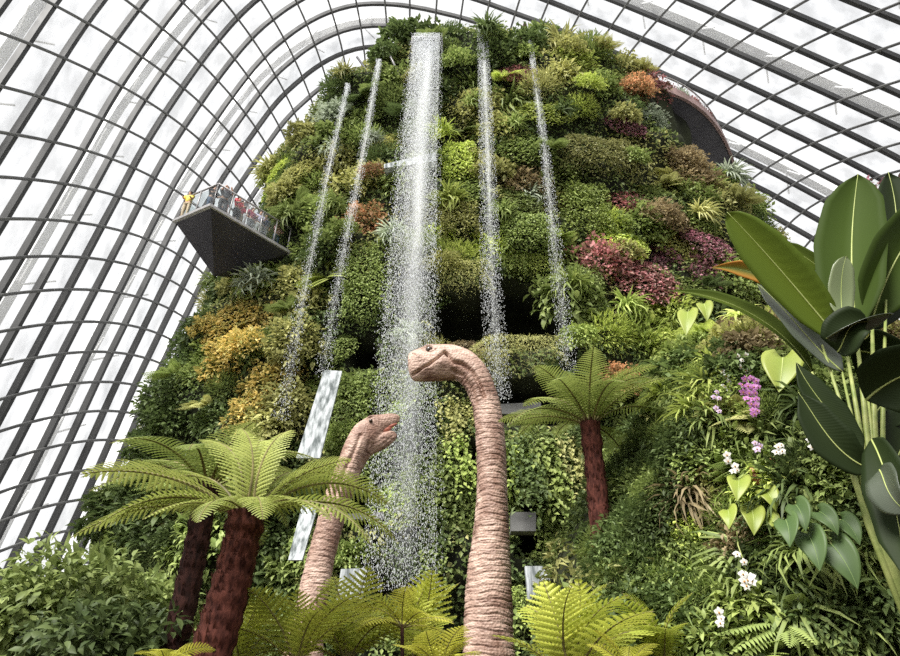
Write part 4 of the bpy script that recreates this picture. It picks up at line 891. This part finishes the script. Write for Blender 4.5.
for c, lo, hi in (('deep', -9, .1), ('mid', .1, .9), ('olive', .9, 9)):
    pv = np.sin(P2[:, 0]*2.2+P2[:, 2]*1.6)+np.sin(P2[:, 2]*2.7-P2[:, 1])+RNG.normal(size=NL2)*.4; sel = (pv >= lo) & (pv < hi); n = int(sel.sum()); l = .11*RNG.uniform(.6, 1.4, n); mb = MB()
    leaves(mb, P2[sel]+N2[sel]*RNG.uniform(0, .16, n)[:, None], Dd[sel], Nu[sel], l, l*.55); tag(mb.build('groundcover_foliage', LM[c], smooth=False), '%s ground cover between the larger plants of the mound' % CNAME[c], 'ground cover', kind='stuff')
pts = []
for k in range(5000):
    x, y = random.uniform(596, 905), random.uniform(300, 662); P = hit_mnd(x, y)
    if P is None or in_cave(x, y): continue
    if all(np.sum((P-q)**2) > .27**2 for q in pts):
        pts.append(P); r = random.random(); n = mound_n(P)
        if y < 350: c = random.choice(['lime', 'olive', 'mid', 'olive', 'bronze'])
        elif x > 790: c = random.choice(['deep', 'deep', 'mid'])
        elif y > 560: c = random.choice(['mid', 'deep', 'fresh', 'mid'])
        else: c = random.choice(['olive', 'mid', 'mid', 'deep', 'fresh', 'bronze', 'lime'])
        if x < 685 and y > 400: c = random.choice(['deep', 'deep', 'mid']); r = .8+.2*random.random()
        form = 'strap' if r < .27 else 'broadleaf' if r < .52 else 'fern' if r < .70 else 'shrub' if r < .9 else 'fine'
        plant(form, c, P, n, RNG.uniform(.26, .42), 'mound')

# larger leaves: each leaf is a part of its plant
def big_leaf(pts, w, roll, prof, mat, name, parent, off, veins=0, mid=None, fold=.18, k=22, wave=0.0, lobe=0.0):
    """pts: world points along the midrib from base to tip"""
    P = np.asarray(pts, float); t0 = np.r_[0, np.cumsum(np.linalg.norm(np.diff(P, axis=0), axis=1))]; t0 /= t0[-1]; t = np.linspace(0, 1, k)
    if len(P) > 2:
        C = np.stack([np.polyval(np.polyfit(t0, P[:, i], min(3, len(P)-1)), t) for i in range(3)], -1)
    else: C = P[0]+(P[1]-P[0])*t[:, None]
    T = unit(np.gradient(C, axis=0)); view = unit(C-np.array([0, 0, EYE])); S = unit(np.cross(T, view)); N = np.cross(S, T); N *= -np.sign(np.sum(N*view, -1, keepdims=True))
    S2 = S*math.cos(roll)+N*math.sin(roll); N2 = N*math.cos(roll)-S*math.sin(roll)
    h = w*.5*np.interp(t, *prof); u = np.linspace(-1, 1, 9)
    wv = wave*w*np.sin(t*19)[:, None]*(u[None]**2)
    V = C[:, None]+S2[:, None]*(u[None]*h[:, None])[..., None]+N2[:, None]*((np.abs(u)[None]**1.3*h[:, None]*fold*2)+wv)[..., None]
    if lobe: V -= (T[:, None]*(np.abs(u)[None]**1.6*lobe*w*np.exp(-t*5)[:, None])[..., None])
    m = 9; i = np.arange(k-1)[:, None]*m; q = np.arange(m-1)[None]
    mb = MB(); mb.add(V.reshape(-1, 3)-off, np.stack([i+q, i+q+1, i+m+q+1, i+m+q], -1), None, np.abs(np.tile(u, k))*.8)
    o = mb.build(name, mat, parent); sd = o.modifiers.new('thick', 'SOLIDIFY'); sd.thickness = .004
    if mid is not None:
        mb = MB(); tube(mb, C-off+N2*.004, np.linspace(w*.020, w*.005, k), 6); mb.build('midrib', mid, o)
    return o
def banana_mat(name, c0, c1, rough=.35, spec=.5, trans=.25):
    m = leafmat(name, c0, c1, rough, trans, spec, .08); nt = m.node_tree; b = [n for n in nt.nodes if n.type == 'BSDF_PRINCIPLED'][0]
    tc = nt.nodes.new('ShaderNodeTexCoord'); wv = nt.nodes.new('ShaderNodeTexWave'); wv.inputs['Scale'].default_value = 38; wv.inputs['Distortion'].default_value = 1.0; wv.bands_direction = 'DIAGONAL'
    nt.links.new(tc.outputs['Object'], wv.inputs['Vector']); bu = nt.nodes.new('ShaderNodeBump'); bu.inputs['Strength'].default_value = .12; bu.inputs['Distance'].default_value = .005
    nt.links.new(wv.outputs['Fac'], bu.inputs['Height']); nt.links.new(bu.outputs[0], b.inputs['Normal']); return m
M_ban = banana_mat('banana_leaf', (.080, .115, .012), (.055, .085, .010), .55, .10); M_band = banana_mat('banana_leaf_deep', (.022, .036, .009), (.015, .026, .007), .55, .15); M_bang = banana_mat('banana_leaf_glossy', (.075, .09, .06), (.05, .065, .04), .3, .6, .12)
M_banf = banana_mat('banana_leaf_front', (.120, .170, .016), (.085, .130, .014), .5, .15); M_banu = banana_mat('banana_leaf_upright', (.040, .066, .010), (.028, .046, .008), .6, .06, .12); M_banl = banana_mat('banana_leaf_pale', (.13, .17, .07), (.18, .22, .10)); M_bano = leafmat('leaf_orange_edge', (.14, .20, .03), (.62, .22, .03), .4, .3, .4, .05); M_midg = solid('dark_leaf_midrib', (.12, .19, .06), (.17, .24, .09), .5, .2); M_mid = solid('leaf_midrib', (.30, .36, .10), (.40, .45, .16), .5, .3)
PADDLE = ([0, .06, .2, .5, .8, .93, 1], [.08, .45, .85, 1, .82, .45, .0]); PAD2 = ([0, .08, .25, .5, .72, .88, .96, 1], [.06, .35, .78, 1, .92, .66, .36, .0]); LONG = ([0, .1, .4, .75, 1], [.1, .6, 1, .75, 0])
bY = 5.2; bp = at(872, 520, bY); off = np.array([bp[0], bp[1], BED]); ban = empty('banana_plant', off); tag(ban, 'large banana plant with huge paddle leaves standing beside the planted mound', 'plant')
def bl(pxs, wpx, roll, mat, prof=PADDLE, Ys=None, fold=.18, wave=0., label=None):
    Ys = Ys or [bY]*len(pxs); P = [at(x, y, Y) for (x, y), Y in zip(pxs, Ys)]; w = wpx*mpp(pxs[1][0], pxs[1][1], Ys[1])
    o = big_leaf(P, w, roll, prof, mat, 'leaf', ban, off, mid=M_mid, fold=fold, wave=wave)
    if label: o['label'] = label
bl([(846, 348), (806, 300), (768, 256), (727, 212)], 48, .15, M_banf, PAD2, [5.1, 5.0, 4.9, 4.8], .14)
bl([(856, 330), (852, 270), (853, 220), (858, 174)], 66, -.1, M_banu, PADDLE, [5.3, 5.35, 5.4, 5.3], .22)
bl([(872, 320), (886, 280), (908, 240), (935, 205)], 62, .25, M_banu, PADDLE, [5.3, 5.2, 5.1, 5.0], .2)
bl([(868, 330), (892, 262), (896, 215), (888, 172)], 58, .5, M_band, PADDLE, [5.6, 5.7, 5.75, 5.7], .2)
bl([(843, 318), (841, 295), (842, 275), (846, 256)], 25, .3, M_banl, PADDLE, [4.9, 4.9, 4.85, 4.8], .05, 0, 'pale underside')
bl([(826, 338), (848, 326), (868, 318), (892, 314)], 26, 1.0, M_bang, PADDLE, [4.7, 4.65, 4.6, 4.6], .3, 0, 'glossy grey-green leaf reflecting the sky')
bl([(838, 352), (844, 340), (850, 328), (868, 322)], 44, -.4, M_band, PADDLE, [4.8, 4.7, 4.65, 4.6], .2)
bl([(822, 300), (786, 285), (750, 272), (711, 268)], 24, .45, M_bano, LONG, [5.3, 5.3, 5.3, 5.3], .2, 0, 'leaf with an orange edge')
bl([(838, 282), (820, 268), (800, 254), (778, 240)], 18, .6, M_ban, LONG, [5.6]*4, .2)
bl([(842, 372), (808, 338), (780, 306), (757, 284)], 44, .9, M_bang, LONG, [5.2, 5.2, 5.2, 5.3], .12, 0, 'glossy grey-green leaf')
bl([(812, 372), (770, 326), (725, 302), (668, 291)], 20, .8, M_ban, LONG, [5.4, 5.5, 5.6, 5.7], .25, 0)
bl([(862, 452), (840, 425), (818, 398), (796, 362)], 34, .5, M_band, LONG, [5.0, 5.0, 5.0, 5.0], .15)
bl([(872, 470), (846, 455), (820, 425), (798, 392)], 42, .2, M_band, LONG, [4.9]*4, .15)
bl([(866, 400), (885, 385), (905, 375), (930, 372)], 70, .2, M_band, PADDLE, [5.0, 4.9, 4.8, 4.8], .2)
bl([(872, 440), (888, 480), (900, 530), (906, 580)], 50, .5, M_band, LONG, [4.8, 4.6, 4.5, 4.4], .15)
bl([(880, 470), (886, 485), (893, 498), (908, 512)], 40, .6, M_bang, PADDLE, [4.5, 4.4, 4.35, 4.3], .15, 0, 'glossy grey-green leaf reflecting the sky')
bl([(866, 430), (878, 410), (894, 395), (915, 388)], 54, .0, M_band, PADDLE, [5.4]*4, .2)
bl([(880, 500), (892, 470), (905, 440), (920, 405)], 60, .1, M_band, PADDLE, [5.3]*4, .2)
bl([(850, 350), (868, 352), (888, 358), (912, 372)], 60, .4, M_band, PADDLE, [5.5, 5.5, 5.4, 5.4], .2)
for (x, y, tx, ty, r) in [(872, 520, 846, 348, .016), (874, 520, 856, 330, .018), (876, 520, 872, 320, .018), (870, 520, 842, 372, .012), (872, 520, 822, 345, .013), (878, 520, 868, 400, .015), (868, 522, 812, 372, .012), (866, 520, 828, 396, .012), (880, 522, 886, 300, .014)]:
    a, b = at(x, y, bY)-off, at(tx, ty, bY)-off; m = (a+b)/2+np.array([.03, 0, .08]); mb = MB(); tube(mb, np.array([[.02, 0, -.1], a*.98, m, b]), [r*2.2, r*2.0, r*1.3, r*.8], 9); mb.build('leaf_stalk', M_gstem, ban)

HEART = ([0, .03, .08, .16, .28, .45, .65, .82, .93, 1], [.42, .74, .92, 1.0, .99, .86, .60, .32, .12, .0])
def heart_plant(name, label, cat, root_px, leaves_px, mat, w, mid=M_mid, Yo=-.40, group=None):
    P0 = hit_mnd(*root_px); P0 = at(root_px[0], root_px[1], 7.2) if P0 is None else P0; root = empty(name, P0); tag(root, label, cat, group)
    for (x0, y0, x1, y1, roll) in leaves_px:
        a, b = at(x0, y0, P0[1]+Yo-.12), at(x1, y1, P0[1]+Yo-.22); m = (a+b)/2+np.array([0, -.03, .02])
        big_leaf([a, m, b], w*np.linalg.norm(b-a), roll, HEART, mat, 'leaf', root, P0, mid=mid, fold=.10, k=18, lobe=.38)
        mb = MB(); tube(mb, np.array([[0, 0, 0], (a-P0)*.6+[0, -.04, .05], a-P0]), .006, 6); mb.build('leaf_stalk', M_gstem, root)
M_hy = leafmat('heart_leaf_yellow', (.27, .35, .05), (.40, .45, .10), .4, .35, .4, .08); M_hg = leafmat('heart_leaf_green', (.055, .10, .03), (.09, .145, .045), .45, .2, .25, .1)
heart_plant('heart_leaf_plant', 'big pale yellow-green heart-shaped leaf beside the pink orchids', 'plant', (788, 380), [(783, 358, 779, 393, .1)], M_hy, .80)
heart_plant('heart_leaf_plant', 'two yellow-green heart-shaped leaves hanging near the top of the mound', 'plant', (690, 318), [(688, 312, 686, 336, .2), (704, 304, 707, 322, -.2)], M_hy, .55)
heart_plant('heart_leaf_plant', 'cluster of yellow-green heart-shaped leaves in the middle of the mound below the hanging white flowers', 'plant', (750, 505), [(739, 479, 737, 502, .1), (728, 510, 729, 530, .3), (752, 510, 754, 536, -.1), (765, 490, 776, 512, -.3), (768, 516, 778, 534, -.2)], M_hy, .72)
heart_plant('philodendron', 'dark green philodendron with large veined heart leaves low beside the banana plant', 'plant', (815, 535), [(796, 505, 806, 532, .1), (820, 512, 838, 536, -.2), (808, 534, 820, 572, .1), (832, 545, 858, 590, -.1), (786, 520, 790, 548, .3), (842, 520, 860, 546, -.3)], M_hg, .72, M_midg)
# rosettes and strap plants seen clearly
def rosette(px, py, n, L, wpx, c, label, name='bromeliad', curl=(.4, 1.0), Yo=0):
    P = hit_mnd(px, py); P = P if P is not None else at(px, py, 7.2); nrm = mound_n(P); root = empty(name, P); tag(root, label, name.replace('_', ' '))
    for i in range(n):
        a = 2.4*i; z = unit(nrm+np.array([0, 0, .4])); y = unit(np.array([0, 0, 1.])-z*z[2]); x = np.cross(y, z); d = unit((x*math.cos(a)+y*math.sin(a))*RNG.uniform(.5, 1.2)+z*.8)
        mb = MB(); leaves(mb, [[0, 0, 0]], d, [z], L*RNG.uniform(.75, 1.1), wpx, SH_STRAP, curl=RNG.uniform(*curl), fold=.35); mb.build('leaf', LM[c], root)
rosette(737, 418, 14, .30, .075, 'lime', 'lime green bromeliad rosette right under the pink orchids')
rosette(752, 556, 46, .62, .040, 'mid', 'large strap-leaved rosette in the lower middle of the mound', 'strap_leaf_plant', (.6, 1.4))
rosette(700, 545, 26, .45, .035, 'deep', 'dark strap-leaved rosette on the flank of the mound facing the straight trunk', 'strap_leaf_plant', (.6, 1.4))
rosette(850, 556, 22, .58, .055, 'fresh', 'fresh green strap-leaved plant at the foot of the banana plant', 'strap_leaf_plant', (.5, 1.2))
rosette(700, 425, 20, .30, .025, 'silver', 'grey-green spiky plant on the mound beside the lavender flowers', 'strap_leaf_plant', (.3, .9))
rosette(740, 318, 18, .34, .055, 'lime', 'lime green rosette at the top of the mound under the banana leaves', 'bromeliad')
rosette(800, 612, 24, .50, .040, 'mid', 'mid-green strap plant lowest on the mound', 'strap_leaf_plant', (.6, 1.3))

# orchids and other flowers: each blossom is a part
M_pink = leafmat('orchid_pink', (.62, .22, .60), (.80, .45, .78), .5, .35, .3, .05); M_white = leafmat('orchid_white', (.80, .78, .74), (.90, .89, .86), .5, .35, .3, .03); M_lav = leafmat('orchid_lavender', (.60, .42, .66), (.74, .60, .78), .5, .35, .3, .05)
M_lip = solid('orchid_throat', (.45, .20, .05), (.55, .30, .08), .5, .3)
def bloom_mesh(mat):
    mb = MB(); 
    for i, (w, l) in enumerate(((.7, .5), (.95, .5), (.7, .5), (.7, .5), (.95, .5))):
        a = PI/2+i*2*PI/5; d = np.array([math.cos(a), math.sin(a), .15]); leaves(mb, [[0, 0, 0]], d, [[0, 0, 1.]], l, w*.5, SH_OVAL, curl=.4, fold=.15, col=[RNG.random()])
    sphere(mb, [0, -.06, .08], [.09, .11, .09], 8, 6, .5, 1); return mb.mesh('blossom', [mat, M_lip])
BL = {'pink': bloom_mesh(M_pink), 'white': bloom_mesh(M_white), 'lav': bloom_mesh(M_lav)}
def orchid(pxs, c, size, label, stalk, Yo=-.78, leafy=True):
    P0 = hit_mnd(*stalk[0]); P0 = P0 if P0 is not None else at(stalk[0][0], stalk[0][1], 7.2); root = empty('orchid', P0); tag(root, label, 'orchid'); Y = P0[1]+Yo
    sp = np.array([[0, 0, 0]]+[at(x, y, Y)-P0 for x, y in stalk[1:]]); mb = MB(); tube(mb, sp, .006, 6); mb.build('stalk', M_gstem, root)
    for (x, y) in pxs:
        Q = at(x, y, Y-.03)-P0; z = unit(np.array([RNG.normal()*.35-.25, -1, RNG.normal()*.3-.05])); yv = unit(np.array([0, 0, 1.])-z*z[2]); link('blossom', BL[c], root, frame(Q, np.cross(yv, z), yv, z, size*RNG.uniform(.85, 1.15)))
    if leafy:
        mb = MB(); k = 5; d = unit(RNG.normal(size=(k, 3))*[1, .4, .6]+[0, -.8, .3]); leaves(mb, np.zeros((k, 3)), d, [0, -.3, 1], .22, .05, SH_STRAP, curl=.6, fold=.3); mb.build('foliage', LM['deep'], root)
orchid([(745, 379), (751, 378), (756, 381), (742, 385), (748, 386), (754, 387), (758, 387), (743, 392), (749, 393), (755, 393), (746, 398), (752, 399), (757, 399), (751, 404), (756, 405), (753, 410), (757, 411), (754, 414)], 'pink', .088, 'dense spray of bright pink orchids above the lime rosette', [(745, 372), (748, 380), (755, 414)])
orchid([(722, 371), (726, 376), (729, 381), (724, 386), (729, 390), (732, 386), (727, 396), (733, 397), (731, 403), (736, 404), (737, 399)], 'white', .088, 'spray of white orchids on the side of the pink ones away from the banana plant', [(720, 362), (726, 376), (733, 403)])
orchid([(738, 356), (742, 360), (746, 355), (741, 367), (746, 371), (750, 369), (749, 375)], 'white', .075, 'smaller spray of white orchids just above the pink ones', [(736, 350), (742, 360), (750, 374)])
orchid([(717, 392), (714, 397), (719, 398), (716, 408), (719, 411)], 'lav', .062, 'small pale lavender orchid spray lowest beside the white spray', [(715, 385), (717, 395), (718, 412)])
orchid([(755, 443), (760, 446), (757, 449)], 'lav', .075, 'lavender blossoms below the lime rosette, next to the single white flowers', [(750, 436), (757, 445), (758, 449)])
orchid([(778, 447), (782, 451), (776, 452), (781, 445)], 'white', .080, 'white blossoms beside the lavender ones below the pink orchids', [(772, 440), (778, 447), (781, 452)])
orchid([(809, 440), (814, 444), (812, 447)], 'white', .065, 'three white blossoms near the banana plant stalks', [(804, 434), (810, 440), (813, 447)])
orchid([(727, 455), (728, 461), (733, 471), (737, 470), (735, 466)], 'white', .080, 'hanging white blossoms just above the cluster of yellow-green heart leaves', [(722, 446), (727, 456), (736, 472)])
orchid([(737, 554), (744, 562), (743, 574), (748, 580), (752, 582), (746, 586), (751, 577), (744, 581)], 'white', .085, 'tall stem of white blossoms in the lower middle of the mound over the strap leaves', [(736, 520), (738, 545), (745, 565), (749, 584)])
orchid([(719, 612), (721, 618), (720, 623)], 'white', .080, 'lowest white blossoms on the mound, below the strap rosette', [(716, 602), (719, 612), (721, 624)])
# hanging pitcher of a pitcher plant
P = hit_mnd(766, 470); P = P if P is not None else at(766, 470, 7.0); root = empty('pitcher_plant', P); tag(root, 'reddish brown hanging pitcher with a curled rim below the white and lavender blossoms', 'pitcher plant')
M_pit = solid('pitcher_skin', (.22, .07, .04), (.42, .18, .10), .4, .4, scale=18)
for pxs in ([(772, 458), (776, 467), (775, 478), (768, 487)], [(752, 468), (754, 476), (760, 482), (766, 484)]):
    mb = MB(); tube(mb, np.array([at(x, y, P[1]-.22)-P for x, y in pxs]), [.022, .042, .045, .018], 12); mb.build('pitcher', M_pit, root)
mb = MB(); tube(mb, np.array([[0, 0, .05], at(766, 455, P[1]-.2)-P, at(772, 458, P[1]-.22)-P]), .006, 6); mb.build('tendril', M_gstem, root)
mb = MB(); k = 7; d = unit(RNG.normal(size=(k, 3))*[1, .4, .7]+[0, -.7, .4]); leaves(mb, np.zeros((k, 3)), d, [0, -.2, 1], .26, .06, SH_LANCE, curl=.6, fold=.2); mb.build('foliage', LM['mid'], root)

# ------------------------------------------------------------------ labels of the many plants
def where(x, y, w):
    if w == 'walkway': return 'on the curved walkway rim'
    if w == 'mound':
        v = 'at mound top' if y < 370 else 'high on mound' if y < 430 else 'midway up mound' if y < 510 else 'low on mound' if y < 590 else 'at mound foot'
        h = ' near the straight trunk' if x < 670 else ' on its near-trunk flank' if x < 725 else ' at its centre' if x < 790 else ' near banana plant'
        return v+h
    v = 'at summit' if y < 70 else 'near summit' if y < 130 else 'upper slope' if y < 210 else 'at platform height' if y < 280 else 'midway down' if y < 360 else 'lower slope' if y < 450 else 'near foot' if y < 540 else 'at foot'
    fx = [np.interp(y, [p[1] for p in W], [p[0] for p in W]) for W in ([(348, 86), (281, 420)], [(379, 62), (322, 375)], [(427, 40), (399, 590)], [(482, 28), (499, 400)], [(530, 44), (569, 372)])]
    k = sum(x > f for f in fx)
    if k == 0: h = 'glass-wall flank' if x < fx[0]-90 else 'beside first waterfall'
    elif k == 5: h = 'beside the last waterfall' if x < fx[4]+55 else 'walkway flank' if x < fx[4]+125 else 'outer walkway flank'
    else: h = ('between first and second falls', 'between second and widest falls', 'between widest and straight falls', 'between straight and thinnest falls')[k-1]
    return v+', '+h
groups = {}
for (o, form, c, w_, x, y) in PLANTS: groups.setdefault('%s %s %s' % (CNAME[c], WORD[form], where(x, y, w_)), []).append((x, y, o, form, w_))
ORD = ['leftmost', 'second from left', 'third from left', 'fourth from left', 'fifth from left', 'sixth from left', 'seventh from left', 'eighth from left', 'ninth from left', 'tenth from left', 'eleventh from left', 'twelfth from left', 'thirteenth from left', 'fourteenth from left']
for base, L_ in groups.items():
    L_.sort(key=lambda a: a[0])
    for i, (x, y, o, form, w_) in enumerate(L_):
        lab = base if len(L_) == 1 else base+', '+(('left one', 'right one')[i] if len(L_) == 2 else ORD[min(i, 13)])
        tag(o, lab, CATW[form], '%ss planted on the %s' % (WORD[form], w_))
